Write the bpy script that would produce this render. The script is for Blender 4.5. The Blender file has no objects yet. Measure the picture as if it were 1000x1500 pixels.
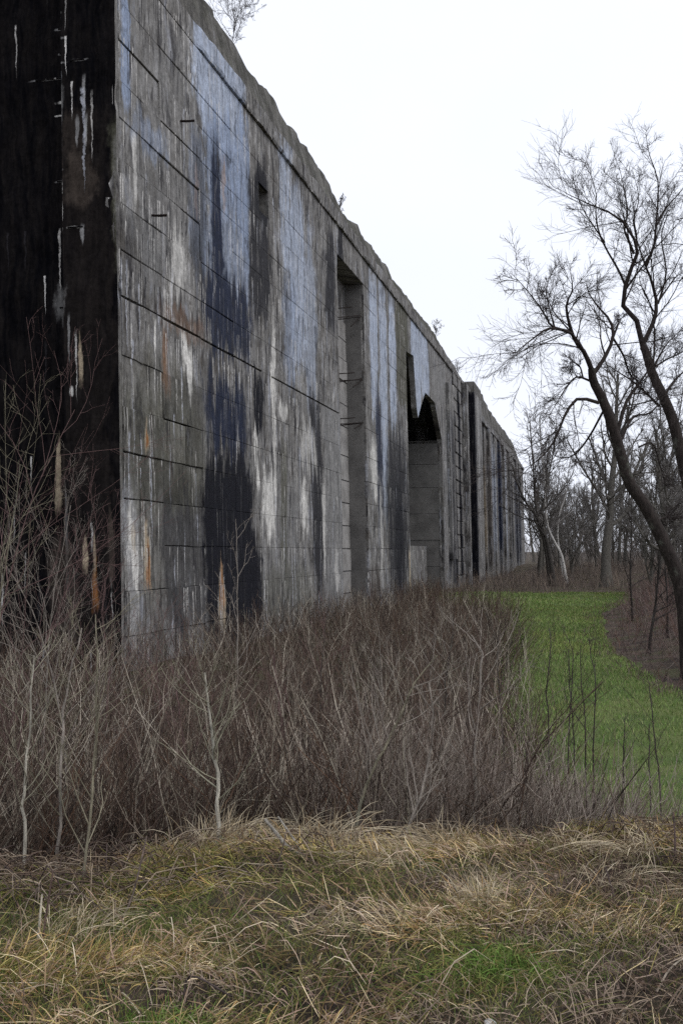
import bpy, math, random
import numpy as np
from mathutils import Vector, Matrix

random.seed(7)
RNG = np.random.default_rng(7)
scn = bpy.context.scene
COL = scn.collection
R = math.radians

# ------------------------------------------------------------------ camera, sky, sun, exposure
EYE = 2.6
FPX = 1600.0
PITCH = math.atan(58.0 / FPX)
cam_d = bpy.data.cameras.new('camera')
cam = bpy.data.objects.new('camera', cam_d)
COL.objects.link(cam)
cam.location = (0, 0, EYE)
cam.rotation_euler = (R(90) + PITCH, 0, 0)
cam_d.sensor_fit = 'VERTICAL'
cam_d.sensor_height = 36.0
cam_d.lens = 36.0 * FPX / 1500.0
cam_d.clip_start = 0.1
cam_d.clip_end = 3000
scn.camera = cam

world = bpy.data.worlds.new('World')
scn.world = world
world.use_nodes = True
nt = world.node_tree
nt.nodes.clear()
out = nt.nodes.new('ShaderNodeOutputWorld')
bg = nt.nodes.new('ShaderNodeBackground')
sky = nt.nodes.new('ShaderNodeTexSky')
sky.sky_type = 'NISHITA'
sky.sun_disc = False
sky.sun_elevation = R(58)
sky.sun_rotation = R(115)
sky.air_density = 1.0
sky.dust_density = 1.5
hs = nt.nodes.new('ShaderNodeHueSaturation')
hs.inputs['Saturation'].default_value = 0.35
nt.links.new(sky.outputs[0], hs.inputs['Color'])
tc = nt.nodes.new('ShaderNodeTexCoord')
sx = nt.nodes.new('ShaderNodeSeparateXYZ')
nt.links.new(tc.outputs['Generated'], sx.inputs[0])
mr = nt.nodes.new('ShaderNodeMapRange')
mr.inputs['From Min'].default_value = -0.02
mr.inputs['From Max'].default_value = 0.50
nt.links.new(sx.outputs['Z'], mr.inputs['Value'])
cr = nt.nodes.new('ShaderNodeValToRGB')         # a closed cloud layer, duller and bluer towards the horizon
el = cr.color_ramp.elements
el[0].position = 0.0; el[0].color = (0.44, 0.50, 0.64, 1)
el[1].position = 1.0; el[1].color = (1.00, 1.00, 1.02, 1)
for p_, c_ in ((0.20, (0.39, 0.455, 0.60, 1)), (0.36, (0.50, 0.56, 0.67, 1)), (0.50, (0.655, 0.685, 0.76, 1)), (0.72, (0.905, 0.905, 0.93, 1))):
    e = el.new(p_); e.color = c_
nz = nt.nodes.new('ShaderNodeTexNoise')
nz.inputs['Scale'].default_value = 2.2
nz.inputs['Detail'].default_value = 5
nt.links.new(tc.outputs['Generated'], nz.inputs['Vector'])
mr2 = nt.nodes.new('ShaderNodeMapRange')
mr2.inputs['From Min'].default_value = 0.3; mr2.inputs['From Max'].default_value = 0.7
mr2.inputs['To Min'].default_value = 13.2; mr2.inputs['To Max'].default_value = 14.8
nt.links.new(nz.outputs['Fac'], mr2.inputs['Value'])
vm = nt.nodes.new('ShaderNodeVectorMath'); vm.operation = 'SCALE'
nt.links.new(cr.outputs['Color'], vm.inputs[0])
nt.links.new(mr2.outputs[0], vm.inputs['Scale'])
mx = nt.nodes.new('ShaderNodeMix'); mx.data_type = 'RGBA'
mx.inputs[0].default_value = 0.985
nt.links.new(hs.outputs[0], mx.inputs[6])
nt.links.new(vm.outputs[0], mx.inputs[7])
nt.links.new(mx.outputs[2], bg.inputs['Color'])
bg.inputs['Strength'].default_value = 0.1
nt.links.new(bg.outputs[0], out.inputs['Surface'])

sun_d = bpy.data.lights.new('sun', 'SUN')
sun_d.energy = 1.1
sun_d.angle = R(30)
sun_d.color = (1.0, 0.97, 0.93)
sun = bpy.data.objects.new('sun', sun_d)
COL.objects.link(sun)
sd = Vector((math.sin(R(115)) * math.cos(R(58)), math.cos(R(115)) * math.cos(R(58)), math.sin(R(58))))
sun.rotation_euler = sd.to_track_quat('Z', 'Y').to_euler()

scn.view_settings.view_transform = 'Standard'
scn.view_settings.look = 'None'
scn.view_settings.gamma = 1.0
scn.view_settings.use_curve_mapping = False
scn.view_settings.exposure = 0.12
scn.render.engine = 'CYCLES'
scn.cycles.use_denoising = False
scn.cycles.max_bounces = 5
scn.cycles.diffuse_bounces = 3

# ------------------------------------------------------------------ measuring: photograph pixel -> direction -> place
CP, SP = math.cos(PITCH), math.sin(PITCH)


def ray(px, py):
    dx, dy = (px - 500.0) / FPX, (750.0 - py) / FPX
    return np.array([dx, CP - dy * SP, SP + dy * CP])


def at(px, py, Y):
    d = ray(px, py)
    return np.array([d[0] * Y / d[1], Y, EYE + d[2] * Y / d[1]])


W0 = np.array([-4.7, 23.5, 0.0])
WA = math.atan(0.23)
U = np.array([math.sin(WA), math.cos(WA), 0.0])
NV = np.array([math.cos(WA), -math.sin(WA), 0.0])
BAT = 0.02


def P(s, n, z):
    return W0 + U * s + NV * (n - BAT * z) + np.array([0, 0, z])


def wsz(px, py, n=0.0):
    d = ray(px, py)
    N = NV + np.array([0, 0, BAT])
    o = np.array([0, 0, EYE])
    t = np.dot(N, W0 + NV * n - o) / np.dot(N, d)
    p = o + d * t
    return float(np.dot(p - W0, U)), float(p[2])


def S(px, py=760):
    return wsz(px, py)[0]


def end_az(px, py):
    d = ray(px, py)
    o = np.array([0, 0, EYE])
    t = np.dot(U, W0 - o) / np.dot(U, d)
    p = o + d * t
    return float(-np.dot(p - W0, NV) - BAT * p[2]), float(p[2])


# ------------------------------------------------------------------ noise
def vnoise(x, y, seed=0):
    x = np.asarray(x, float); y = np.asarray(y, float)
    xi = np.floor(x).astype(np.int64); yi = np.floor(y).astype(np.int64)
    xf = x - xi; yf = y - yi
    xf = xf * xf * (3 - 2 * xf); yf = yf * yf * (3 - 2 * yf)

    def h(a, b):
        n = (a * 374761393 + b * 668265263 + seed * 1442695041) & 0x7fffffff
        n = ((n ^ (n >> 13)) * 1274126177) & 0x7fffffff
        n = n ^ (n >> 16)
        return (n & 0xffff) / 65535.0
    a = h(xi, yi); b = h(xi + 1, yi); c = h(xi, yi + 1); d = h(xi + 1, yi + 1)
    return (a * (1 - xf) + b * xf) * (1 - yf) + (c * (1 - xf) + d * xf) * yf


def fbm(x, y, seed=0, o=3):
    t, a, w = 0, 0.5, 0
    for i in range(o):
        t = t + a * vnoise(np.asarray(x) * 2 ** i, np.asarray(y) * 2 ** i, seed + i * 17); w += a; a *= 0.5
    return t / w


def sstep(a, b, x):
    t = np.clip((np.asarray(x, float) - a) / (b - a), 0, 1)
    return t * t * (3 - 2 * t)


# ------------------------------------------------------------------ terrain
YL = [8, 9.5, 12, 16, 20, 30, 40, 50, 58, 63, 75]
XLv = [2.2, 2.2, 2.3, 2.75, 3.3, 4.9, 6.3, 6.6, 5.0, 4.7, 7.0]
YRr = [8, 12, 19, 21.7, 27.4, 34, 45, 60, 75]
XRv = [9, 7.4, 5.8, 5.8, 6.4, 7.7, 10.2, 15.5, 19]


def XL(y): return np.interp(y, YL, XLv)
def XR(y): return np.interp(y, YRr, XRv)


def HT(x, y):
    x = np.asarray(x, float); y = np.asarray(y, float)
    edge = 5.7 - 0.75 * sstep(-0.3, -1.9, x)
    h = 1.0 * (1 - sstep(0, 1, (y - edge) / 3.6))
    h = h + (fbm(x * 0.9, y * 0.9, 3) - 0.5) * 0.16 * (1 - sstep(6, 10, y)) + (fbm(x * .35, y * .35, 5) - .5) * 0.22 * sstep(9, 14, y)
    h = h + ((fbm(x * 2.6, y * 3.2, 6) - .5) * .13 + (fbm(x * 6, y * 7, 8, 2) - .5) * .05) * (1 - sstep(6.5, 8, y)) * sstep(3.3, 2.6, np.abs(x))
    h = h + 0.75 * sstep(0.4, 5, x - XR(y)) * sstep(10, 20, y)
    r = np.hypot(x, y)
    h = h + 2.0 * sstep(150, 400, r) * fbm(x * .01, y * .01, 9)
    return h


# ------------------------------------------------------------------ mesh helpers
def mesh_np(name, verts, faces4=None, faces3=None, col=None, smooth=True):
    me = bpy.data.meshes.new(name)
    verts = np.ascontiguousarray(verts, np.float32).reshape(-1, 3)
    q = np.zeros((0, 4), np.int32) if faces4 is None else np.asarray(faces4, np.int32).reshape(-1, 4)
    t = np.zeros((0, 3), np.int32) if faces3 is None else np.asarray(faces3, np.int32).reshape(-1, 3)
    me.vertices.add(len(verts))
    me.vertices.foreach_set('co', verts.ravel())
    nl = q.size + t.size
    me.loops.add(nl)
    me.loops.foreach_set('vertex_index', np.concatenate([q.ravel(), t.ravel()]))
    me.polygons.add(len(q) + len(t))
    st = np.concatenate([np.arange(len(q)) * 4, q.size + np.arange(len(t)) * 3]).astype(np.int32)
    me.polygons.foreach_set('loop_start', st)
    if smooth:
        me.polygons.foreach_set('use_smooth', np.ones(len(q) + len(t), bool))
    if col is not None:
        a = me.attributes.new('col', 'FLOAT_COLOR', 'POINT')
        c = np.ones((len(verts), 4), np.float32)
        c[:, :3] = np.asarray(col, np.float32).reshape(-1, 3)
        a.data.foreach_set('color', c.ravel())
    me.update(calc_edges=True)
    me.validate()
    return me


class Geo:
    """collects vertices, quads and colours, then links them as one object"""
    def __init__(self):
        self.v, self.q, self.c, self.n = [], [], [], 0

    def add(self, v, q, c):
        v = np.asarray(v, np.float32).reshape(-1, 3)
        c = np.broadcast_to(np.asarray(c, np.float32), v.shape)
        self.v.append(v); self.q.append(np.asarray(q, np.int64).reshape(-1, 4) + self.n); self.c.append(c)
        self.n += len(v)

    def mesh(self, name):
        return mesh_np(name, np.concatenate(self.v), np.concatenate(self.q), None, np.concatenate(self.c))

    def tubes(self, Pt, Rd, sides=3, col=(.1, .1, .1)):
        Pt = np.asarray(Pt, float); Rd = np.asarray(Rd, float)
        if Pt.ndim == 2:
            Pt = Pt[None]; Rd = Rd[None]
        M, K, _ = Pt.shape
        if M == 0:
            return
        T = np.gradient(Pt, axis=1)
        T /= np.linalg.norm(T, axis=2, keepdims=True) + 1e-9
        mean = Pt[:, -1] - Pt[:, 0]
        mean /= np.linalg.norm(mean, axis=1, keepdims=True) + 1e-9
        ref = np.where(np.abs(mean[:, 2:3]) > 0.75, np.array([[1.0, 0.25, 0]]), np.array([[0.1, 0.15, 1.0]]))
        ref = np.repeat(ref[:, None], K, 1)
        A = np.cross(T, ref); A /= np.linalg.norm(A, axis=2, keepdims=True) + 1e-9
        B = np.cross(T, A)
        ang = np.arange(sides) * 2 * np.pi / sides
        V = Pt[:, :, None] + Rd[:, :, None, None] * (A[:, :, None] * np.cos(ang)[None, None, :, None] + B[:, :, None] * np.sin(ang)[None, None, :, None])
        i = np.arange(M)[:, None, None] * K * sides
        k = np.arange(K - 1)[None, :, None] * sides
        j = np.arange(sides)[None, None]
        j2 = (j + 1) % sides
        Q = np.stack([i + k + j, i + k + j2, i + k + sides + j2, i + k + sides + j], -1)
        c = np.asarray(col, float)
        if c.ndim == 2:
            c = np.repeat(np.repeat(c[:, None], K, 1)[:, :, None], sides, 2).reshape(-1, 3)
        elif c.ndim == 3:
            c = np.repeat(c[:, :, None], sides, 2).reshape(-1, 3)
        self.add(V, Q, c)

    def blades(self, Pt, Wd, col, rng):
        M, K, _ = Pt.shape
        T = Pt[:, -1] - Pt[:, 0]
        rv = rng.normal(size=(M, 3)); rv[:, 2] *= .5
        A = np.cross(T, rv); A /= np.linalg.norm(A, axis=1, keepdims=True) + 1e-9
        V = np.stack([Pt - A[:, None] * Wd[:, :, None] / 2, Pt + A[:, None] * Wd[:, :, None] / 2], 2)
        i = np.arange(M)[:, None] * K * 2
        k = np.arange(K - 1)[None] * 2
        Q = np.stack([i + k, i + k + 1, i + k + 3, i + k + 2], -1)
        c = np.repeat(np.repeat(np.asarray(col)[:, None], K, 1)[:, :, None], 2, 2).reshape(-1, 3)
        self.add(V, Q, c)


def link(name, me, mat, parent=None):
    o = bpy.data.objects.new(name, me)
    COL.objects.link(o)
    if mat and not me.materials:
        me.materials.append(mat)
    if parent:
        o.parent = parent
        if name in WORLDPARTS:
            o.matrix_parent_inverse = Matrix.Translation(-parent.location)
    return o


WORLDPARTS = set()


def tag(o, label=None, cat=None, group=None, kind=None):
    if label: o['label'] = label
    if cat: o['category'] = cat
    if group: o['group'] = group
    if kind: o['kind'] = kind
    return o


def empty(name, loc, rz=0):
    o = bpy.data.objects.new(name, None)
    COL.objects.link(o)
    o.location = loc; o.rotation_euler = (0, 0, rz)
    o.empty_display_size = 0.3
    return o


# ------------------------------------------------------------------ node helper
class NT:
    def __init__(self, name):
        self.m = bpy.data.materials.new(name)
        self.m.use_nodes = True
        self.t = self.m.node_tree
        self.b = self.t.nodes['Principled BSDF']
        self.b.inputs['Roughness'].default_value = 0.9
        self.b.inputs['Specular IOR Level'].default_value = 0.2

    def put(self, sock, v):
        if isinstance(v, bpy.types.NodeSocket):
            self.t.links.new(v, sock)
        elif v is not None:
            if hasattr(sock.default_value, '__len__') and not hasattr(v, '__len__'):
                v = (v,) * len(sock.default_value)
            if hasattr(v, '__len__') and len(sock.default_value) == 4 and len(v) == 3:
                v = (*v, 1)
            sock.default_value = v

    def math(self, op, a, b=None, c=None, clamp=False):
        n = self.t.nodes.new('ShaderNodeMath'); n.operation = op; n.use_clamp = clamp
        self.put(n.inputs[0], a); self.put(n.inputs[1], b); self.put(n.inputs[2], c)
        return n.outputs[0]

    def rng(self, v, a, b, c=0.0, d=1.0, smooth=True):
        n = self.t.nodes.new('ShaderNodeMapRange')
        if smooth: n.interpolation_type = 'SMOOTHSTEP'
        self.put(n.inputs[0], v)
        for i, x in enumerate((a, b, c, d)): self.put(n.inputs[i + 1], x)
        return n.outputs[0]

    def mix(self, f, a, b, mode='MIX'):
        n = self.t.nodes.new('ShaderNodeMix'); n.data_type = 'RGBA'; n.blend_type = mode
        self.put(n.inputs[0], f); self.put(n.inputs[6], a); self.put(n.inputs[7], b)
        return n.outputs[2]

    def vec(self, x, y, z=0.0):
        n = self.t.nodes.new('ShaderNodeCombineXYZ')
        self.put(n.inputs[0], x); self.put(n.inputs[1], y); self.put(n.inputs[2], z)
        return n.outputs[0]

    def noise(self, v, scale=1.0, detail=4, rough=0.55, dist=0.0):
        n = self.t.nodes.new('ShaderNodeTexNoise')
        self.put(n.inputs['Vector'], v)
        n.inputs['Scale'].default_value = scale; n.inputs['Detail'].default_value = detail
        n.inputs['Roughness'].default_value = rough; n.inputs['Distortion'].default_value = dist
        return n.outputs['Fac']

    def white(self, v):
        n = self.t.nodes.new('ShaderNodeTexWhiteNoise'); n.noise_dimensions = '3D'
        self.put(n.inputs[0], v)
        return n.outputs[0]

    def bump(self, h, strength=0.3, dist=0.02):
        n = self.t.nodes.new('ShaderNodeBump')
        n.inputs['Strength'].default_value = strength; n.inputs['Distance'].default_value = dist
        self.put(n.inputs['Height'], h)
        self.t.links.new(n.outputs[0], self.b.inputs['Normal'])

    def attr(self, name):
        n = self.t.nodes.new('ShaderNodeAttribute'); n.attribute_name = name
        return n.outputs['Color']

    def sep(self, v):
        n = self.t.nodes.new('ShaderNodeSeparateXYZ'); self.put(n.inputs[0], v)
        return n.outputs

    def geo(self, k='Position'):
        return self.t.nodes.new('ShaderNodeNewGeometry').outputs[k]

    def color(self, c):
        self.put(self.b.inputs['Base Color'], c)
        return self.m


def plant_mat(name, amt=0.35, scale=30, gain=1.0):
    m = NT(name)
    c = m.attr('col')
    n = m.noise(m.geo(), scale, 3)
    f = m.rng(n, 0.3, 0.7, (1 - amt) * gain, (1 + amt) * gain, False)
    v = m.t.nodes.new('ShaderNodeVectorMath'); v.operation = 'SCALE'
    m.put(v.inputs[0], c); m.put(v.inputs['Scale'], f)
    m.color(v.outputs[0])
    m.b.inputs['Specular IOR Level'].default_value = 0.15
    return m.m


MAT_TWIG = plant_mat('twig_bark', 0.3, 25)
mk = NT('tree_bark')
kp = mk.sep(mk.geo())
kv = mk.noise(mk.vec(mk.math('MULTIPLY', kp[0], 26), mk.math('MULTIPLY', kp[1], 26), mk.math('MULTIPLY', kp[2], 5)), 1.0, 5, .65)
kl = mk.noise(mk.geo(), 3.5, 5, .65)
kc = mk.mix(mk.rng(kl, .55, .68, 0, .55), mk.attr('col'), (0.12, 0.125, 0.10))
kvv = mk.t.nodes.new('ShaderNodeVectorMath'); kvv.operation = 'SCALE'
mk.put(kvv.inputs[0], kc); mk.put(kvv.inputs['Scale'], mk.rng(kv, .3, .7, .4, 1.7, False))
mk.color(kvv.outputs[0]); mk.bump(kv, .9, .04)
MAT_BARK = mk.m
MAT_GRASS = plant_mat('grass_blades', 0.25, 8, 1.28)

# birch bark: pale with dark horizontal marks
mb = NT('birch_bark')
pp = mb.sep(mb.geo())
nb = mb.noise(mb.vec(mb.math('MULTIPLY', pp[0], 3), mb.math('MULTIPLY', pp[1], 3), mb.math('MULTIPLY', pp[2], 11)), 1.0, 3)
MAT_BIRCH = mb.color(mb.mix(mb.rng(nb, 0.56, 0.64), mb.attr('col'), (0.05, 0.045, 0.04)))

# ------------------------------------------------------------------ concrete material (stains live in wall coordinates: u along the wall, v height)
CRUST = dict(dark=(0.030, 0.029, 0.032), black=(0.007, 0.007, 0.011), navy=(0.017, 0.022, 0.042), blue=(0.25, 0.30, 0.405),  # blue and bwhite: lime with skylight reflection mixed into the colour
             bwhite=(0.40, 0.45, 0.55), white=(0.62, 0.60, 0.56), tan=(0.38, 0.31, 0.22), rust=(0.26, 0.115, 0.042),
             smooth=(0.20, 0.195, 0.19), olive=(0.085, 0.082, 0.06), pink=(0.30, 0.24, 0.22), grey=(0.30, 0.295, 0.29), brown=(0.06, 0.048, 0.04))


def build_stains(m, base, stains, s, z, streak):
    """stains: (s0,s1,z0,z1,colour,strength,soft,ragged)"""
    w1 = m.noise(m.vec(m.math('MULTIPLY', s, 0.35), m.math('MULTIPLY', z, 0.30), 3.1), 1.0, 4, 0.6)
    wob = m.math('SUBTRACT', w1, 0.5)
    w2 = m.noise(m.vec(m.math('MULTIPLY', s, 3.2), m.math('MULTIPLY', z, 0.12), 8.7), 1.0, 3, 0.6)
    rag = m.math('SUBTRACT', w2, 0.5)
    c = base
    rg3 = m.math('SUBTRACT', m.math('ADD', m.math('MULTIPLY', streak[0], .40), m.math('MULTIPLY_ADD', streak[1], .25, m.math('MULTIPLY', streak[2], .35))), .5)
    w3 = m.noise(m.vec(m.math('MULTIPLY', s, 2.2), m.math('MULTIPLY', z, 1.1), 5.5), 1.0, 6, 0.7)
    wob3 = m.math('SUBTRACT', w3, 0.5)
    mot = m.rng(m.noise(m.vec(m.math('MULTIPLY', s, 5.0), m.math('MULTIPLY', z, 0.7), 2.2), 1.0, 6, 0.72), .30, .58, .50, 1.0, False)
    for (s0, s1, z0, z1, colr, stg, soft, ragged) in stains:
        hw, cs = (s1 - s0) / 2, (s0 + s1) / 2
        hz, cz = (z1 - z0) / 2, (z0 + z1) / 2
        ss = m.math('MULTIPLY_ADD', wob, min(hw * 1.8, 1.2), m.math('SUBTRACT', s, cs))
        ss = m.math('MULTIPLY_ADD', wob3, min(hw * 3.2, .8), ss)
        zz = m.math('MULTIPLY_ADD', rag, ragged * 1.3, m.math('SUBTRACT', z, cz))
        so = 0.35 + soft
        ab = m.math('ABSOLUTE', ss)
        if hz > 3 * hw and colr in ('rust', 'tan', 'white', 'pink', 'grey') and stg > .45:
            fr = m.rng(zz, -hz, hz, 0, 1, False)
            if colr in ('white', 'grey', 'pink'): fr = m.math('SUBTRACT', 1.0, fr)
            ab = m.math('MULTIPLY_ADD', fr, hw * .8, ab); so = .6
        a = m.rng(ab, hw * (1 + so), max(hw * (1 - so), 0))
        e = min(0.8 * hz, 0.5 + ragged * .9)
        b = m.rng(m.math('ABSOLUTE', zz), hz + e * .6, hz - e)
        ab_ = m.math('MULTIPLY', a, b)
        f = m.rng(m.math('MULTIPLY_ADD', rg3, 2.4 if ragged > .6 else 2.0, ab_), .24, .66 + soft * .3, 0, min(stg * 1.15, 1.0))
        f = m.math('MULTIPLY', f, m.rng(ab_, 0.02, 0.25))
        f = f if colr == 'black' else m.math('MULTIPLY', f, mot if colr not in ('navy', 'dark') else m.rng(mot, .35, .7, .72, 1.0))
        c = m.mix(f, c, CRUST[colr])
    return c


def px_stain(x0, x1, y0, y1, col, stg=1.0, soft=0.3, rag=1.0):
    ym = (y0 + y1) / 2
    s0, s1 = S(x0, ym), S(x1, ym)
    xm = (x0 + x1) / 2
    return (s0, s1, wsz(xm, y1)[1], wsz(xm, y0)[1], col, stg, soft, rag)


def px_end(x0, x1, y0, y1, col, stg=1.0, soft=0.3, rag=.4):
    xm, ym = (x0 + x1) / 2, (y0 + y1) / 2
    return (-end_az(x0, ym)[0], -end_az(x1, ym)[0], end_az(xm, y1)[1], end_az(xm, y0)[1], col, stg, soft, rag)


FACE_STAINS_SHADE = [px_stain(*a) for a in (
    # soft tones first
    (178, 300, 0, 400, 'smooth', .35, .3, 1), (475, 508, 590, 900, 'smooth', .9, .15, .3), (385, 440, 680, 920, 'smooth', .5, .3, 1),
    (630, 652, 480, 600, 'smooth', .7, .3, 1), (178, 300, 500, 900, 'olive', .35, .4, 1),
    # pale lime sheets, their blue painted in for reflected skylight
    (176, 188, -80, 170, 'blue', .9, .2, .6), (286, 352, 30, 230, 'bwhite', .95, .18, 1.5), (300, 345, 160, 330, 'blue', .9, .25, 2), (345, 366, 150, 400, 'blue', .95, .2, 2),
    (300, 366, 300, 440, 'blue', .6, .25, 2), (298, 368, 400, 528, 'navy', .85, .2, 2), (276, 300, 180, 420, 'blue', .45, .4, 2),
    (408, 424, 190, 400, 'bwhite', .7, .3, 2), (424, 446, 260, 560, 'bwhite', .75, .35, 2.5), (446, 462, 330, 620, 'bwhite', .5, .35, 3), (412, 432, 380, 580, 'blue', .5, .4, 3),
    (541, 552, 390, 640, 'bwhite', .95, .3, 3), (556, 566, 400, 760, 'bwhite', .8, .3, 4), (569, 579, 425, 640, 'bwhite', .9, .3, 3),
    (602, 614, 455, 612, 'bwhite', 1.1, .15, .3), (614, 627, 480, 590, 'bwhite', 1.0, .25, 1), (503, 520, 400, 520, 'bwhite', .7, .4, 1),
    (178, 204, 690, 1010, 'grey', .75, .3, 1), (190, 240, 170, 230, 'blue', .5, .5, 1), (196, 240, 300, 420, 'smooth', .8, .3, 1),
    # dark wash, and shade painted into the slots by the pilasters
    (280, 298, 190, 470, 'dark', .55, .35, 2), (308, 324, 190, 520, 'navy', .95, .3, 3), (364, 392, 255, 480, 'dark', 1.0, .2, 1), (374, 392, 240, 330, 'black', .8, .3, 1),
    (300, 362, 545, 680, 'navy', .95, .25, 3.5), (297, 370, 650, 960, 'black', 1.25, .0, 1.6), (310, 384, 760, 960, 'black', 1.25, .0, 1.2),
    (371, 386, 535, 640, 'black', .9, .3, 1.5), (238, 304, 700, 935, 'dark', .62, .35, .5), (178, 300, 560, 760, 'olive', .5, .4, 1), (380, 460, 820, 930, 'olive', .5, .4, 1), (455, 471, 560, 890, 'dark', 1.0, .3, 2), (476, 490, 330, 500, 'dark', 1.0, .25, 2),
    (494, 501, 300, 420, 'black', .8, .3, 1), (240, 262, 330, 420, 'dark', .5, .4, 1), (410, 420, 640, 860, 'olive', .7, .4, 2),
    (580, 598, 440, 600, 'olive', 1.0, .12, .5), (550, 560, 560, 800, 'navy', .8, .4, 4), (566, 598, 620, 890, 'dark', .95, .3, 3), (578, 590, 690, 890, 'black', .7, .4, 3), (540, 556, 820, 900, 'brown', .7, .4, 1),
    (654, 660, 600, 860, 'dark', .8, .4, 2),
    (681.5, 688, 570, 860, 'black', 1.0, .25, .5), (662, 667, 600, 860, 'dark', 1.0, .3, .5), (690, 694, 570, 850, 'grey', .7, .3, 2), (671, 673.5, 570, 850, 'black', .9, .3, .5), (696, 700, 600, 850, 'smooth', .7, .4, 2), (651, 656, 600, 820, 'smooth', .7, .4, 2), (500, 520, 400, 900, 'grey', .5, .4, 3), (640, 648, 520, 580, 'smooth', .6, .4, 2),  # black and dark strips here paint the shade of the slots
    # second length of wall
    (712, 722, 640, 840, 'brown', .6, .4, 3), (728, 734, 640, 830, 'navy', .9, .4, 4), (738, 742, 660, 830, 'bwhite', .5, .4, 4), (746, 750, 680, 830, 'black', .8, .4, 4), (720, 726, 640, 830, 'bwhite', .4, .4, 4), (754, 762, 690, 830, 'navy', .6, .4, 4),
    # lime drips
    (268, 284, 485, 570, 'white', .95, .6, 2), (396, 404, 470, 760, 'white', 1.1, .5, 1.5), (384, 402, 690, 800, 'white', 1.0, .6, 2.5), (370, 379, 620, 720, 'white', .9, .6, 2),
    (440, 449, 700, 790, 'white', .9, .6, 1.5), (404, 420, 590, 620, 'white', .7, .5, 1), (440, 462, 620, 690, 'white', .5, .5, 3), (470, 478, 690, 850, 'white', .6, .5, 2), (519, 525, 560, 700, 'white', .6, .5, 2),
    (192, 200, 190, 330, 'white', .5, .6, 1.5), (246, 268, 330, 450, 'white', .55, .6, 2.5), (222, 228, 460, 520, 'white', .9, .5, .8), (186, 200, 740, 840, 'white', 1.0, .6, 2),
    (322, 330, 230, 330, 'pink', .8, .5, 2), (282, 290, 250, 330, 'pink', .5, .5, 2), (598, 603, 800, 880, 'tan', 1.1, .4, 1), (555, 561, 700, 880, 'white', .5, .5, 3),
    (543, 551, 640, 740, 'white', .7, .5, 2), (490, 496, 800, 880, 'white', .5, .5, 1), (709, 714, 640, 820, 'tan', .5, .4, 2),
    # rust
    (236, 246, 480, 590, 'rust', .45, .6, 1.5), (208, 216, 600, 668, 'tan', 1.1, .5, 1), (210, 215, 620, 660, 'rust', .9, .5, .8), (208, 221, 740, 866, 'tan', 1.1, .6, 1.2), (212, 220, 780, 865, 'rust', 1.0, .6, .8),
    (318, 330, 808, 930, 'tan', .9, .5, 1), (320, 328, 812, 900, 'rust', .8, .5, .6), (190, 198, 740, 800, 'tan', .6, .5, 1), (240, 300, 455, 500, 'rust', .18, .4, 1), (220, 300, 448, 476, 'brown', .5, .5, .6), (300, 500, 500, 616, 'brown', .0, .5, .6),
)]
END_STAINS = [px_end(*a) for a in (
    (92, 165, 150, 980, 'brown', .12, .3, .5), (100, 142, 215, 310, 'brown', .75, .4, .6), (100, 136, 150, 232, 'brown', .3, .4, .6),
    (166, 184, 150, 440, 'olive', 1.0, .8, .4), (170, 184, 170, 430, 'smooth', .7, .9, .4),
    (84, 93, 105, 215, 'smooth', .7, .6, .6), (80, 86, 280, 325, 'grey', .7, .6, .3), (121, 127, 108, 170, 'grey', .8, .5, .3), (110, 117, 165, 222, 'grey', .8, .5, .4), (122, 129, 165, 222, 'grey', .8, .5, .4),
    (60, 92, 408, 470, 'smooth', .5, .5, .8), (118, 127, 325, 362, 'grey', .7, .5, .3), (113, 123, 470, 565, 'tan', .9, .5, .6), (102, 108, 565, 584, 'white', .9, .5, .2), (99, 104, 460, 545, 'grey', .6, .5, .4),
    (60, 72, 620, 762, 'tan', .9, .5, .8), (72, 88, 620, 760, 'brown', 1.0, .4, .8), (120, 131, 768, 835, 'tan', 1.0, .6, .5), (133, 147, 795, 900, 'rust', 1.0, .6, .6), (136, 142, 760, 850, 'tan', .8, .5, .5),
    (160, 168, 740, 870, 'brown', 1.1, .5, .6), (94, 100, 690, 900, 'smooth', .35, .5, .5), (56, 110, 780, 980, 'brown', .7, .4, .6),
    (30, 90, 94, 98, 'grey', .8, .5, .05), (104, 124, 86, 90, 'grey', .7, .5, .05), (62, 92, 18, 23, 'grey', .7, .5, .05), (66, 94, 55, 60, 'grey', .7, .5, .05), (62, 88, 128, 134, 'white', .7, .5, .05), (56, 76, 150, 153, 'white', .7, .5, .05),
    (60, 90, 248, 252, 'grey', .6, .5, .05), (102, 120, 331, 335, 'white', .7, .5, .05), (176, 184, -80, 160, 'blue', .8, .4, .5),
)]


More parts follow.
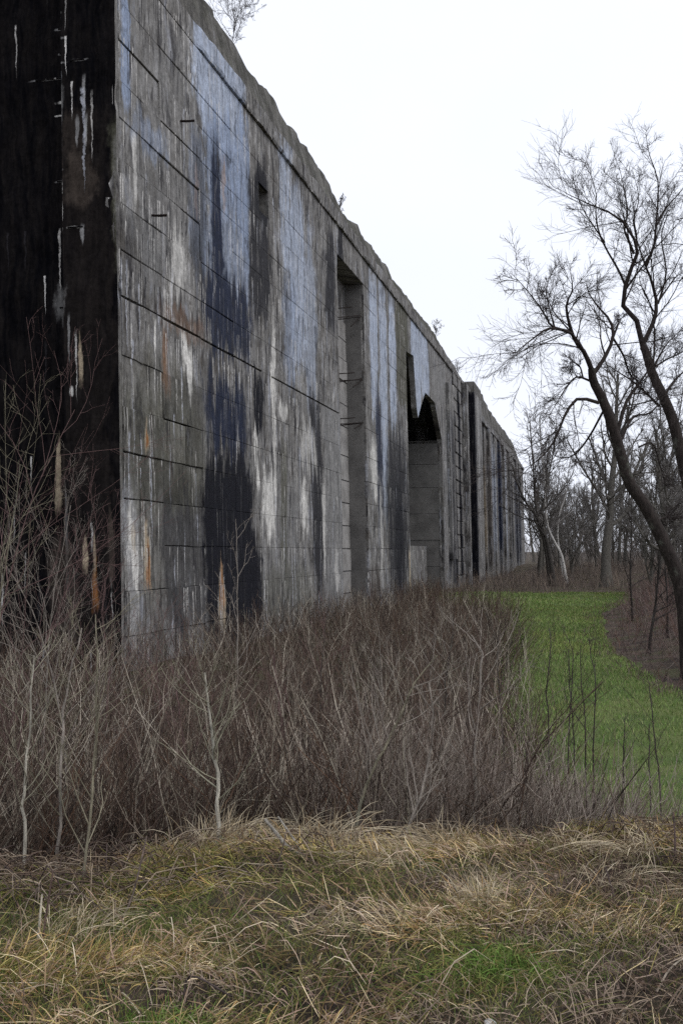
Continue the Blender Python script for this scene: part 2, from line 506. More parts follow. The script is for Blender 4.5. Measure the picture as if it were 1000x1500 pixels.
def concrete(name, stains, base=(0.155, 0.147, 0.138), black=False, tones=False):
    m = NT(name)
    uv = m.t.nodes.new('ShaderNodeUVMap'); uv.uv_map = 'wall'
    o = m.sep(uv.outputs[0])
    s, z = o[0], o[1]
    pos = m.geo()
    big = m.noise(pos, 0.45, 5, 0.6)
    fine = m.noise(pos, 9.0, 5, 0.7)
    grit = m.noise(pos, 55.0, 3, 0.6)
    mid = m.noise(pos, 2.2, 6, 0.68)
    mid2 = m.noise(m.vec(m.math('MULTIPLY', s, 1.6), m.math('MULTIPLY', z, 1.1), 21.0), 1.0, 6, 0.7)
    sw = m.math('MULTIPLY_ADD', m.math('SUBTRACT', m.noise(m.vec(m.math('MULTIPLY', s, .6), m.math('MULTIPLY', z, .7), 31.), 1.0, 4), .5), .5, s)
    st1 = m.noise(m.vec(m.math('MULTIPLY', sw, 1.3), m.math('MULTIPLY', z, 0.16), 1.0), 1.0, 6, 0.65)
    st2 = m.noise(m.vec(m.math('MULTIPLY', sw, 3.0), m.math('MULTIPLY', z, 0.26), 5.0), 1.0, 6, 0.66)
    st3 = m.noise(m.vec(m.math('MULTIPLY', sw, 7.0), m.math('MULTIPLY', z, 0.8), 9.0), 1.0, 5, 0.66)
    streak = m.rng(st2, 0.35, 0.62, 0, 1)
    c = base
    if not black:
        info = m.t.nodes.new('ShaderNodeObjectInfo')
        c = m.mix(m.rng(big, 0.3, 0.7), (0.115, 0.108, 0.100), (0.200, 0.190, 0.178))
        c = m.mix(m.math('MULTIPLY', m.rng(st1, 0.52, 0.70), 0.85), c, (0.038, 0.036, 0.040))
        c = m.mix(m.math('MULTIPLY', m.rng(st2, 0.56, 0.70), 0.55), c, (0.31, 0.32, 0.36))
        c = m.mix(m.math('MULTIPLY', m.rng(st2, 0.44, 0.30), 0.45), c, (0.07, 0.06, 0.05))
        p1 = m.noise(m.vec(m.math('MULTIPLY', sw, 3.4), m.math('MULTIPLY', z, 0.62), 13.0), 1.0, 6, 0.64)
        p2 = m.noise(m.vec(m.math('MULTIPLY', sw, 1.8), m.math('MULTIPLY', z, 0.44), 17.0), 1.0, 6, 0.64)
        c = m.mix(m.rng(mid2, .40, .62, 0, .55), c, (0.235, 0.228, 0.220))
        c = m.mix(m.rng(mid2, .47, .34, 0, .60), c, (0.082, 0.074, 0.064))
        c = m.mix(m.math('MULTIPLY', m.rng(p1, .50, .62, 0, .85), m.rng(mid, .34, .52)), c, (0.036, 0.033, 0.034))
        c = m.mix(m.math('MULTIPLY', m.rng(p1, .45, .34, 0, .75), m.rng(mid2, .36, .54)), c, (0.36, 0.35, 0.345))
        c = m.mix(m.math('MULTIPLY', m.rng(p2, .54, .66, 0, .55), m.rng(mid, .60, .44)), c, (0.075, 0.062, 0.048))
        c = m.mix(m.rng(p2, .43, .32, 0, .45), c, (0.26, 0.275, 0.33))
        late = ('black', 'white', 'tan', 'rust')
        c = build_stains(m, c, [q for q in stains if q[4] not in late], s, z, (st2, st3, mid))
        c = m.mix(m.math('MULTIPLY', m.rng(p1, .53, .63, 0, .7), m.rng(mid, .40, .56)), c, (0.028, 0.026, 0.028))
        c = m.mix(m.rng(p2, .41, .33, 0, .30), c, (0.30, 0.30, 0.31))
        c = build_stains(m, c, sorted([q for q in stains if q[4] in late], key=lambda q: late.index(q[4])), s, z, (st2, st3, mid))
        tone = m.rng(info.outputs['Random'], 0, 1, 0.76, 1.22, False) if tones else 1.0
        v = m.t.nodes.new('ShaderNodeVectorMath'); v.operation = 'SCALE'
        m.put(v.inputs[0], c); m.put(v.inputs['Scale'], tone); c = v.outputs[0]
    else:
        c = m.mix(m.rng(st3, 0.3, 0.75), (0.0045, 0.0045, 0.0058), (0.014, 0.012, 0.0115))
        c = build_stains(m, c, stains, s, z, (st2, st3, mid))
    LAY = 0
    # thin runs of lime that start at a point and taper downwards
    for (cw, ch, dens, seed, colr, amt) in ((0.12, 1.03, 0.19, 2.0, (0.58, 0.56, 0.53), .95), (0.14, 1.03, 0.22, 9.0, (0.025, 0.023, 0.025), .95), (0.15, 2.1, 0.30, 1.0, (0.50, 0.48, 0.45), .8), (0.30, 3.4, 0.26, 4.0, (0.42, 0.43, 0.47), .7), (0.22, 2.8, 0.24, 7.0, (0.03, 0.028, 0.03), .8)):
        ci = m.math('FLOOR', m.math('DIVIDE', s, cw))
        zo = m.math('MULTIPLY_ADD', m.white(m.vec(ci, seed, 0)), ch, z) if ch != 1.03 else m.math('SUBTRACT', z, .70)
        cj = m.math('FLOOR', m.math('DIVIDE', zo, ch))
        r1 = m.white(m.vec(ci, cj, seed)); r2 = m.white(m.vec(ci, cj, seed + 11)); r3 = m.white(m.vec(ci, cj, seed + 23))
        fx = m.math('SUBTRACT', m.math('FRACT', m.math('DIVIDE', s, cw)), m.math('MULTIPLY_ADD', r2, 0.4, 0.3))
        fx = m.math('MULTIPLY_ADD', m.math('SUBTRACT', mid, 0.5), 1.1, fx)
        fz = m.math('FRACT', m.math('DIVIDE', zo, ch))
        on = m.math('LESS_THAN', r1, dens * ((0.10 if ch == 1.03 else 0.30) if black else (.8 if ch == 1.03 else 1.0)))
        top = m.math('MULTIPLY_ADD', r3, 0.45, 0.5) if ch != 1.03 else m.math('MULTIPLY_ADD', r3, 0.08, 0.93)
        body = m.math('MULTIPLY', m.rng(fz, top, m.math('SUBTRACT', top, 0.03)), m.rng(fz, 0.02, 0.25))
        wdt = m.math('MULTIPLY_ADD', fz, 0.26, 0.03)
        f = m.math('MULTIPLY', m.rng(m.math('ABSOLUTE', fx), wdt, m.math('MULTIPLY', wdt, 0.4)), m.math('MULTIPLY', body, on))
        f = m.math('MULTIPLY', f, m.math('MULTIPLY', m.rng(fine, 0.30, 0.50, 0.05, amt), m.rng(m.noise(m.vec(m.math('MULTIPLY', s, .5), m.math('MULTIPLY', z, .4), seed), 1.0, 3), .40, .54)))
        if colr[0] > .1 and not black: f = m.math('MULTIPLY', f, m.rng(m.sep(c)[0], .008, .05, .12, 1.0))
        c = m.mix(f, c, colr)
    k = m.math('MULTIPLY', m.rng(fine, 0.25, 0.75, 0.62, 1.38, False), m.rng(st3, 0.3, 0.7, 0.88, 1.12, False))
    k = m.math('MULTIPLY', k, m.rng(mid, 0.3, 0.7, 0.72, 1.28, False))
    k = m.math('MULTIPLY', k, m.rng(grit, 0.3, 0.7, 0.88, 1.12, False))
    v = m.t.nodes.new('ShaderNodeVectorMath'); v.operation = 'SCALE'
    m.put(v.inputs[0], c); m.put(v.inputs['Scale'], k)
    m.color(v.outputs[0])
    pits = m.rng(m.noise(pos, 3.5, 4, 0.6), 0.30, 0.42)
    h = m.math('ADD', m.math('MULTIPLY', fine, 0.6), m.math('MULTIPLY_ADD', pits, 0.35, m.math('MULTIPLY', grit, 0.12)))
    m.bump(h, 0.55, 0.03)
    m.b.inputs['Roughness'].default_value = 0.92
    m.b.inputs['Specular IOR Level'].default_value = 0.0 if black else 0.15
    return m.m


def near_stains(s0, s1):
    return [q for q in FACE_STAINS_SHADE if q[0] - max(.8, q[1] - q[0]) < s1 and q[1] + max(.8, q[1] - q[0]) > s0]


BAYS = [(-1, S(300)), (S(300), S(400)), (S(400), S(500)), (S(500), S(600)), (S(600), 400)]
BAY_MATS = [concrete('stained_concrete', near_stains(*b), tones=(i_ == 0)) for i_, b in enumerate(BAYS)]


def bay(s_):
    for b_, m_ in zip(BAYS, BAY_MATS):
        if s_ < b_[1]: return m_
    return BAY_MATS[-1]
mq = NT('plain_grey_concrete')  # even grey with random darker mottling, for inner wall and recess cheek
qp = mq.geo()
q0 = mq.mix(mq.rng(mq.noise(qp, .9, 6, .65), .3, .7), (0.11, 0.105, 0.10), (0.18, 0.172, 0.163))
q0 = mq.mix(mq.rng(mq.noise(qp, 7, 5, .7), .55, .7, 0, .5), q0, (0.045, 0.042, 0.038))
mq.color(q0); mq.bump(mq.noise(qp, 9, 5, .7), .5, .03)
MAT_PLAIN = mq.m
ml = NT('pale_recess_concrete')
lp_ = ml.geo()
l0 = ml.mix(ml.rng(ml.noise(lp_, 1.1, 6, .65), .3, .7), (0.20, 0.19, 0.18), (0.36, 0.345, 0.33))
l0 = ml.mix(ml.rng(ml.noise(lp_, 6, 5, .7), .56, .7, 0, .6), l0, (0.07, 0.065, 0.06))
ml.color(l0); ml.bump(ml.noise(lp_, 9, 5, .7), .5, .03)
MAT_PALE = ml.m
MAT_END = concrete('bitumen_coated_concrete', END_STAINS, black=True)

# weathered concrete of the coping, mossy on top
mm = NT('coping_concrete')
pz = mm.geo()
nrm = mm.sep(mm.geo('Normal'))
c0 = mm.mix(mm.rng(mm.noise(pz, 0.8, 5, .65), .3, .7), (0.055, 0.052, 0.046), (0.175, 0.165, 0.15))
pm = mm.sep(pz)
pv_ = mm.noise(mm.vec(mm.math('MULTIPLY', pm[0], 3.0), mm.math('MULTIPLY', pm[1], 3.0), mm.math('MULTIPLY', pm[2], .5)), 1.0, 6, .7)
c0 = mm.mix(mm.rng(pv_, .50, .64, 0, .8), c0, (0.032, 0.029, 0.026))
c0 = mm.mix(mm.rng(pv_, .44, .34, 0, .6), c0, (0.25, 0.245, 0.25))
moss = mm.math('MULTIPLY', mm.rng(mm.noise(pz, 2.6, 5, .7), .40, .6), mm.rng(nrm[2], .0, 0.6, 0.02, .9))
c0 = mm.mix(moss, c0, (0.035, 0.040, 0.018))
fn = mm.noise(pz, 9, 5, .7)
vv = mm.t.nodes.new('ShaderNodeVectorMath'); vv.operation = 'SCALE'
mm.put(vv.inputs[0], c0); mm.put(vv.inputs['Scale'], mm.rng(fn, .25, .75, .65, 1.35, False))
mm.color(vv.outputs[0]); mm.bump(fn, .8, .05)
MAT_COPE = mm.m

mi = NT('rusty_iron')
MAT_IRON = mi.color(mi.mix(mi.rng(mi.noise(mi.geo(), 40, 4), .35, .65), (0.010, 0.009, 0.009), (0.030, 0.020, 0.016)))

# ground
mg = NT('leaf_litter_soil')
gp = mg.geo()
g1 = mg.mix(mg.rng(mg.noise(gp, 1.3, 5, .6), .35, .65), (0.030, 0.022, 0.017), (0.085, 0.062, 0.045))
g1 = mg.mix(mg.math('MULTIPLY', mg.rng(mg.noise(gp, 0.8, 4), .48, .62), .7), g1, (0.050, 0.055, 0.020))
g1 = mg.mix(mg.math('MULTIPLY', mg.rng(mg.noise(gp, 28, 4, .7), .55, .68), .7), g1, (0.17, 0.125, 0.085))
mg.color(g1); mg.bump(mg.noise(gp, 24, 5, .7), .9, .05)
MAT_SOIL = mg.m
mp = NT('mown_grass_turf')
g2 = mp.mix(mp.rng(mp.noise(gp if False else mp.geo(), .7, 5, .6), .35, .65), (0.060, 0.100, 0.022), (0.110, 0.135, 0.040))
g2 = mp.mix(mp.math('MULTIPLY', mp.rng(mp.noise(mp.geo(), 22, 4, .7), .5, .7), .5), g2, (0.10, 0.09, 0.04))
mp.color(g2); mp.bump(mp.noise(mp.geo(), 35, 4, .7), .8, .04)
MAT_TURF = mp.m

# ------------------------------------------------------------------ ground and path
def axis(near, far, step, grow):
    a = list(np.arange(0, near, step)); d = step; x = near
    while x < far:
        a.append(x); d *= grow; x += d
    a.append(far)
    return np.array(a)


gx = np.concatenate([np.arange(0, 3.2, .1), 3.2 + axis(12, 1500, 0.3, 1.22)]); gx = np.concatenate([-gx[:0:-1], gx])
gy = np.concatenate([np.arange(0, 2.6, .4), np.arange(2.8, 8.4, .1), 8.4 + axis(64, 1500, .4, 1.22)]); gy = np.concatenate([-axis(2, 400, .5, 1.5)[:0:-1], gy])
XX, YY = np.meshgrid(gx, gy)
vz = HT(XX, YY)
nx, ny = len(gx), len(gy)
ii = (np.arange(ny - 1)[:, None] * nx + np.arange(nx - 1)[None]).ravel()
ground = link('ground', mesh_np('ground', np.stack([XX, YY, vz], -1), np.stack([ii, ii + 1, ii + nx + 1, ii + nx], -1)), MAT_SOIL)
tag(ground, kind='structure')

py_ = np.concatenate([np.arange(8.6, 30, .35), np.arange(30, 69.5, .6)])
pu = np.linspace(0, 1, 22)
PX, PY = np.meshgrid(pu, py_)
xl = XL(PY) + (fbm(PY * .5, PY * 0 + 1, 21) - .5) * 1.2 - .3
xr = XR(PY) + (fbm(PY * .4, PY * 0 + 5, 22) - .5) * 1.6 + .2
PXX = xl + (xr - xl) * PX
PY = PY + sstep(60, 69, PY) * (fbm(PXX * .5, PY * 0, 23) - .5) * 3
# sampled from the ground grid's own bilinear surface, then lifted clear of it
def ground_z(x, y):
    x = np.asarray(x, float); y = np.asarray(y, float)
    i = np.clip(np.searchsorted(gx, x) - 1, 0, nx - 2); j = np.clip(np.searchsorted(gy, y) - 1, 0, ny - 2)
    fx = (x - gx[i]) / (gx[i + 1] - gx[i]); fy = (y - gy[j]) / (gy[j + 1] - gy[j])
    return (vz[j, i] * (1 - fx) + vz[j, i + 1] * fx) * (1 - fy) + (vz[j + 1, i] * (1 - fx) + vz[j + 1, i + 1] * fx) * fy


pv = np.stack([PXX, PY, ground_z(PXX, PY) + .012], -1)
n1, n2 = pv.shape[:2]
ii = (np.arange(n1 - 1)[:, None] * n2 + np.arange(n2 - 1)[None]).ravel()
path = link('grass_path', mesh_np('grass_path', pv, np.stack([ii, ii + 1, ii + n2 + 1, ii + n2], -1)), MAT_TURF)
tag(path, kind='structure')

# ------------------------------------------------------------------ the concrete wall
ROWS = [-0.4, 0.75, 1.73, 2.73, 3.75, 4.77, 5.77, 6.88, 8.2, 9.2, 10.25, 11.24, 12.15, 13.0, 13.9, 14.8, 16.0]
ZC, ZC2 = 16.0, 14.8
wall = empty('concrete_wall', tuple(W0))
tag(wall, 'colossal streaked concrete ruin wall with black end face, recesses and ragged top', 'wall')


def wall_mesh(name, verts, faces, uvs, mat, smooth=False, part=True):
    """verts in (s,n,z); uv per vertex"""
    me = bpy.data.meshes.new(name)
    me.from_pydata([tuple(P(*v) - W0) for v in verts], [], faces)
    lay = me.uv_layers.new(name='wall')
    for l in me.loops:
        lay.data[l.index].uv = uvs[l.vertex_index]
    for p in me.polygons: p.use_smooth = smooth
    o = bpy.data.objects.new(name, me)
    COL.objects.link(o)
    me.materials.append(mat)
    if part: o.parent = wall
    return o


class WB:
    def __init__(self): self.v, self.f, self.uv = [], [], []

    def quad(self, pts, uv=None):
        i = len(self.v)
        self.v += pts
        self.uv += uv or [(p[0] - p[1], p[2]) for p in pts]
        self.f.append(tuple(range(i, i + len(pts))))

    def box(self, s0, s1, nb, nf, z0, z1):
        a = [(s0, nf, z0), (s1, nf, z0), (s1, nf, z1), (s0, nf, z1)]
        b = [(s0, nb, z0), (s1, nb, z0), (s1, nb, z1), (s0, nb, z1)]
        self.quad(a)
        self.quad([b[1], b[0], b[3], b[2]])
        self.quad([b[0], a[0], a[3], b[3]])
        self.quad([a[1], b[1], b[2], a[2]])
        self.quad([a[3], a[2], b[2], b[3]])
        self.quad([a[0], b[0], b[1], a[1]])

    def build(self, name, mat, smooth=False): return wall_mesh(name, self.v, self.f, self.uv, mat, smooth)


BACK = -7.0
cols = [0.14, S(240), S(298), S(345), S(386), S(400), S(425), S(450), S(475), S(500)]
sA, sB = S(500), S(538)
sC, sD = S(599), S(649)
sE, sF, sG = S(690), S(699.5), S(713)
sH = S(768)
cols2 = list(np.linspace(sB, sC, 5))
zrec = wsz(505, 386)[1]

astep = end_az(93, 400)[0]
core = WB()
zp0, zp1 = wsz(393, 322)[1], wsz(393, 283)[1]
ROWS_PK = (zp0, zp1)
for a, b in zip(cols[:-1], cols[1:]):
    if abs(a - S(386)) < .01:
        core.box(a, b, BACK, -.06, -.6, zp0); core.box(a, b, BACK, -.06, zp1, ZC); core.box(a, b, BACK, -.75, zp0, zp1)
    elif a == cols[0]:
        core.box(0.0, b, -astep + .02, -.06, -.6, ZC); core.box(.74, b, BACK, -astep + .02, -.6, ZC)
    else:
        core.box(a, b, BACK, -.06, -.6, ZC)
core.box(sA, sB, BACK, -.85, -.6, zrec)
core.box(sA, sB, BACK, -.06, zrec, ZC)
core.box(sB, sC, BACK, -.06, -.6, ZC)
# deep opening: chamber behind, upper hollow running on past the cheek
zled = wsz(640, 644)[1]
core.box(sC, sD + 3, BACK - 2, BACK, -.6, ZC)
core.box(sD + 3, sE, BACK, -.02, -.6, ZC)
core.box(sC, sD + 3, BACK, -.30, ZC - 1.2, ZC)
core.build('wall_core', BAY_MATS[4])
iw = WB()
lv_ = [-.6, 1.6, 3.4, 5.2, 7.0, 8.6, 10.2, zled]
for z0, z1 in zip(lv_[:-1], lv_[1:]):
    iw.box(sD + (.03 if z0 < 3 else 0), sD + 3, BACK, -.305, z0, z1 - .025)
iw.build('inner_wall', MAT_PLAIN)

# blocks laid over the core with open joints
rb = random.Random(3)


def block(s0, s1, z0, z1, g, jit, thick=.085, off=0.0, ch=None, name='concrete_block', lo=0, hi=0):
    n = -.06 + thick + off
    ch = (.012 if g > .01 else .005) if ch is None else ch
    js = lambda k: rb.uniform(-k, k)
    a0, a1, b0, b1 = s0 + g * rb.uniform(.3, 1), s1 - g * rb.uniform(.3, 1), z0 + max(lo, g * rb.uniform(.3, 1)), z1 - max(hi, g * rb.uniform(.3, 1))
    am, bm = (a0 + a1) / 2 + js(.2), (b0 + b1) / 2 + js(.15)
    ring = [(a0, b0), (am, b0), (a1, b0), (a1, bm), (a1, b1), (am, b1), (a0, b1), (a0, bm)]
    ring = [(x + js(jit), y + js(jit)) for x, y in ring]
    cx, cy = (a0 + a1) / 2, (b0 + b1) / 2
    tx, ty = js(jit * .5), js(jit * .5)
    V, UVs = [], []
    for (inset, nn) in ((0, -.055), (0, n - ch), (ch * 1.3, n)):
        for x, y in ring:
            xx = x + (inset if x < cx else -inset); yy = y + (inset if y < cy else -inset)
            d = 0 if nn < 0 and inset == 0 and nn == -.055 else tx * (x - cx) / max(a1 - a0, .1) + ty * (y - cy) / max(b1 - b0, .1)
            V.append((xx, nn + d, yy)); UVs.append((xx, yy))
    F = []
    for r in (0, 1):
        for i in range(8):
            j = (i + 1) % 8
            F.append((r * 8 + i, r * 8 + j, r * 8 + 8 + j, r * 8 + 8 + i))
    V.append((cx, n, cy)); UVs.append((cx, cy))
    for i in range(8): F.append((16 + i, 16 + (i + 1) % 8, 24))
    return wall_mesh(name, V, F, UVs, bay(cx))


for ci in range(len(cols) - 1):
    a, b = cols[ci], cols[ci + 1]
    for ri in range(len(ROWS) - 1):
        z0, z1 = ROWS[ri], ROWS[ri + 1]
        crack = .05 if z0 == 8.2 or z1 == 8.2 else 0
        if ci == 4:
            segs = [(z0, z1)]
            if z1 > zp0 and z0 < zp1:
                segs = [(z0, min(z1, zp0)), (max(z0, zp1), z1)]
            for q0, q1 in segs:
                if q1 - q0 > .12: block(a, b, q0, q1, .003, .001)
            continue
        if ci < 2:
            g = rb.choice((.004, .006, .010, .014, .026)); jit = .014; off = rb.uniform(-.022, .022)
        elif ci == 2:
            g = rb.choice((.003, .004, .012)); jit = .005; off = rb.uniform(-.006, .006)
        else:
            g = rb.choice((.004, .005, .006)); jit = .004; off = rb.uniform(-.005, .005)
        kw = dict(lo=.028 if z0 == 8.2 else 0, hi=.030 if z1 == 8.2 else 0)
        if crack and ci < 3: jit = .018
        # some near courses are split into two stones
        if ci < 2 and rb.random() < .6:
            mid = a + (b - a) * rb.uniform(.35, .65)
            block(a, mid, z0, z1, g, jit, off=off, **kw); block(mid, b, z0, z1, g, jit, off=off + rb.uniform(-.02, .02), **kw)
        else:
            block(a, b, z0, z1, g, jit, off=off, **kw)
for a, b in zip(cols2[:-1], cols2[1:]):
    for z0, z1 in zip(ROWS[:-1], ROWS[1:]):
        block(a, b, z0, z1, rb.choice((.003, .006, .012)), .004, off=rb.uniform(-.006, .006))
for k in range(2):
    block(sA + (sB - sA) / 2 * k, sA + (sB - sA) / 2 * (k + 1), zrec, ZC, .008, .004)
# courses seen inside the ladder recess (its back wall and far cheek)
m_ = WB()
for z0, z1 in zip(ROWS[:13], ROWS[1:14]):
    m_.box(sA + .05, sB - .06, -.86, -.80 + rb.uniform(-.03, .03), z0 + .03, z1 - .03)
m_.build('recess_lining', MAT_PALE)
m_ = WB(); m_.box(sB - .05, sB + .004, -.86, -.12, -.4, zrec - .02); m_.build('recess_cheek', MAT_PLAIN)

# corner arris, rough and spalled
V, F, UVs = [], [], []
zs = np.arange(-.4, 16.01, .16)
prof = [(.16, -.05), (.16, .02), (.0, .02), (-.0, -.0), (-.02, -.16), (-.02, -.42)]
prof = [(.17, -.05), (.17, .018), (.08, .022), (-.015, .018), (-.02, -.08), (-.022, -.22), (-.02, -.42), (0.02, -.45)]
for i, zz in enumerate(zs):
    wear = float(sstep(7.6, 8.6, zz) * sstep(13.6, 12.2, zz)) * .9 + .12
    for j, (s_, n_) in enumerate(prof):
        k = 0
        if 1 <= j <= 6:
            k = float(fbm(zz * 1.9, j * .9, 31, 4)) - .45
        d = .30 * wear * max(k, -.04) * (1 if 2 <= j <= 5 else .35)
        if j >= 4: d *= .45
        V.append((s_ + d, n_ - d * (.9 if j < 4 else .2), zz)); UVs.append((s_ if j < 4 else n_, zz))
np_ = len(prof)
for i in range(len(zs) - 1):
    for j in range(np_ - 1):
        F.append((i * np_ + j, i * np_ + j + 1, (i + 1) * np_ + j + 1, (i + 1) * np_ + j))
arris = wall_mesh('corner_edge', V, F, UVs, BAY_MATS[0])
arris.data.materials.append(MAT_END)
for p in arris.data.polygons:
    p.use_smooth = True
    if p.vertices[0] % np_ >= 3: p.material_index = 1

# black end face: pier then a set back panel (u = -distance from the corner)
eb = WB()


def endquad(a0, a1, s_, z0, z1, nseg=1):
    eb.quad([(s_, -a0, z0), (s_, -a0, z1), (s_, -a1, z1), (s_, -a1, z0)], [(-a0, z0), (-a0, z1), (-a1, z1), (-a1, z0)])


astep = end_az(93, 400)[0]
endquad(.40, astep, -.012, -.6, 17.2)
eb.quad([(-.012, -astep, -.6), (-.012, -astep, 17.2), (.7, -astep, 17.2), (.7, -astep, -.6)], [(-astep, -.6), (-astep, 17.2), (-astep - .7, 17.2), (-astep - .7, -.6)])
endquad(astep, 14, .7, -.6, 17.2)
endo = eb.build('end_face', MAT_END)
core2 = WB()
core2.box(.71, 6, -14, BACK - .01, -.6, 16.5)
core2.build('end_core', MAT_END)
# thin proud rib lines on the end face
rl = WB()
for (x0, x1, y) in ((30, 90, 96), (64, 92, 20), (66, 93, 57), (103, 124, 88), (62, 90, 250), (66, 90, 440), (100, 122, 333), (60, 90, 560)):
    a0, z_ = end_az(x0, y); a1, _ = end_az(x1, y)
    sf = -.012 if x1 > 94 else .7
    z1_ = end_az((x0 + x1) / 2, y)[1]
    if sf < 0: a0 = min(a0, astep - .02)
    if sf > 0: a1 = max(a1, astep + .02)
    rl.box(sf - .02, sf + .01, -a0, -a1, z1_ - .015, z1_ + .015)
rl.build('end_face_joint', MAT_END)

# lintel over the deep opening: ragged underside
pts = [(599, 520), (604.5, 521), (607, 560), (609.5, 598), (611.5, 612), (614.5, 600), (618, 588), (622, 575), (629, 582), (636, 590), (640, 612), (646, 643)]
poly = [wsz(*p) for p in pts]
poly = [(max(sC + .02, min(s_, sD)), z_) for s_, z_ in poly]
poly[0] = (sC + .02, poly[0][1])
zl_top = ZC
V, F, UVs = [], [], []
strip = poly + [(sD, zled)]
nfr = [.02, -.30]
for n_ in nfr:
    for (s_, z_) in strip: V.append((s_, n_, z_)); UVs.append((s_, z_))
    for (s_, z_) in strip: V.append((s_, n_, zl_top)); UVs.append((s_, zl_top))
k = len(strip)
for i in range(k - 1):
    F.append((i, i + 1, k + i + 1, k + i))
    F.append((2 * k + i + 1, 2 * k + i, 3 * k + i, 3 * k + i + 1))
    q_ = len(V); V += [V[i + 1], V[i], V[2 * k + i], V[2 * k + i + 1]]; UVs += [(190.3 + i, 3), (190 + i, 3), (190 + i, 3.3), (190.3 + i, 3.3)]
    F.append((q_, q_ + 1, q_ + 2, q_ + 3))
wall_mesh('lintel', V, F, UVs, BAY_MATS[4])
# right jamb below the ledge and the slab of face next to the opening
jb = WB(); jb.box(sD, sD + 3.0, -.30, .02, -.6, ZC); jb.build('jamb', BAY_MATS[4])
lw = WB()
lw.box(sC + .8, sD - .02, -2.6, -1.2, -.5, wsz(620, 800, -1.2)[1])
lw.box(sC + 5.0, sD - .02, -3.6, -2.61, -.5, wsz(640, 740, -2.6)[1])
lw.build('low_wall', BAY_MATS[4])

# pilasters, keyed stones and slots to the right of the opening
pil = WB(); pil.box(S(656), S(662.5), -.02, .28, wsz(661, 819, .2)[1], ZC - 1.4); pil.build('pilaster', BAY_MATS[4])
rows_k = np.arange(-.2, ZC - .4, 1.02)
for (xa, xb) in ((666.5, 671.5), (673, 677.5)):
    s0, s1 = S(xa), S(xb)
    for z0 in rows_k:
        block(s0, s1, z0 + rb.uniform(0, .06), z0 + .97 + rb.uniform(-.03, .03), .008, .02, thick=.16, off=rb.uniform(-.03, .03), ch=.02)
pil = WB(); pil.box(S(679), S(681.5), -.02, .45, -.6, ZC + .0); pil.build('pilaster', BAY_MATS[4])
pil = WB(); pil.box(S(688.5), sF, -.02, .55, -.6, ZC + .0); pil.build('pilaster', BAY_MATS[4])
far = WB()
far.box(sE, sF, BACK, .0, -.6, ZC)
zs2 = wsz(705, 609)[1]
far.box(sF, sG, BACK, -3.2, -.6, zs2)
far.box(sF, sG, BACK, -.1, zs2, ZC2)
far.box(sG, sH, BACK, -.1, -.6, ZC2)
far.build('far_core', BAY_MATS[4])
# second length: broad shallow pilaster strips
rf = random.Random(8)
x = 716.0
while x < 764:
    w = rf.uniform(1.5, 4.0)
    q = WB(); q.box(S(x), S(x + w), -.12, rf.uniform(.0, .22), -.6, ZC2 - .02); q.build('pilaster', BAY_MATS[4])
    x += w + rf.uniform(1.5, 4)

# coping: projecting band and the broken parapet above it
tops = [(240, -97), (307, 0), (360, 82), (412, 157), (422, 181), (430, 185), (462, 230), (487, 267), (500, 300), (507, 317), (530, 335), (550, 363), (583, 413), (592, 424), (624, 466), (646, 502), (665, 535), (672, 548)]
tops2 = [(704.5, 575), (712, 590), (716, 600), (745, 640), (750, 648), (757, 668), (765, 686)]
T1 = sorted([wsz(a, b, -.05) for a, b in tops]); T2 = sorted([wsz(a, b, -.15) for a, b in tops2])


def coping(name, s0, s1, zc, table, step, lip_from):
    ss = np.arange(s0, s1, step); ss = np.append(ss, s1)
    V, F, UVs = [], [], []
    tx = [t[0] for t in table]; tz = [t[1] for t in table]
    for s_ in ss:
        zt = float(np.interp(s_, tx, tz)) + (float(fbm(s_ * 1.1, 2.2, 51, 4)) - .5) * .32 + (.14 if fbm(s_ * .45, 7, 53, 2) > .62 else 0)
        zt = max(zt, zc + .16)
        lip = (.10 + .10 * (float(fbm(s_ * .7, 9, 54, 3)) - .5)) * float(sstep(lip_from - .05, lip_from + .3, s_))
        r1 = (float(fbm(s_ * 2, 5, 52, 3)) - .5) * .12
        zm = zc + min(.62, (zt - zc) * .55) + r1 * .5
        pr = [(-.5, zc + .002), (.022 + lip * .8, zc + .002 + max(r1, 0) * (1 if lip > .05 else 0)), (.024 + lip + r1 * .3, zc + .08 + max(r1, 0)), (.022 + lip + r1 * .5, zm - .06), (.02 + lip * .5, zm), (-.02 + r1, zm + (zt - zm) * .35),
              (-.16 + r1 * 1.2, zt - .10), (-.32, zt + r1 * .6), (-.9, zt - .03), (-1.6, zt - .2), (-1.6, zc)]
        for j, (n_, z_) in enumerate(pr):
            jx = (float(fbm(s_ * 3, j * 1.7, 61, 2)) - .5) * .09
            if j not in (0, 10): n_ += jx * (1 if lip > .05 or j > 4 else .2)
            V.append((s_, n_, z_)); UVs.append((s_, z_))
    K = 11
    for i in range(len(ss) - 1):
        for j in range(K - 1):
            F.append((i * K + j, (i + 1) * K + j, (i + 1) * K + j + 1, i * K + j + 1))
    F.append(tuple(range(K))[::-1]); F.append(tuple((len(ss) - 1) * K + j for j in range(K)))
    F = [tuple(reversed(f)) for f in F]
    ob = wall_mesh(name, V, F, UVs, MAT_COPE)
    ob.data.materials.append(BAY_MATS[1] if zc == ZC else BAY_MATS[4])
    for i in range((len(ss) - 1) * (K - 1)):
        if i % (K - 1) < 4: ob.data.polygons[i].material_index = 1
    return ob


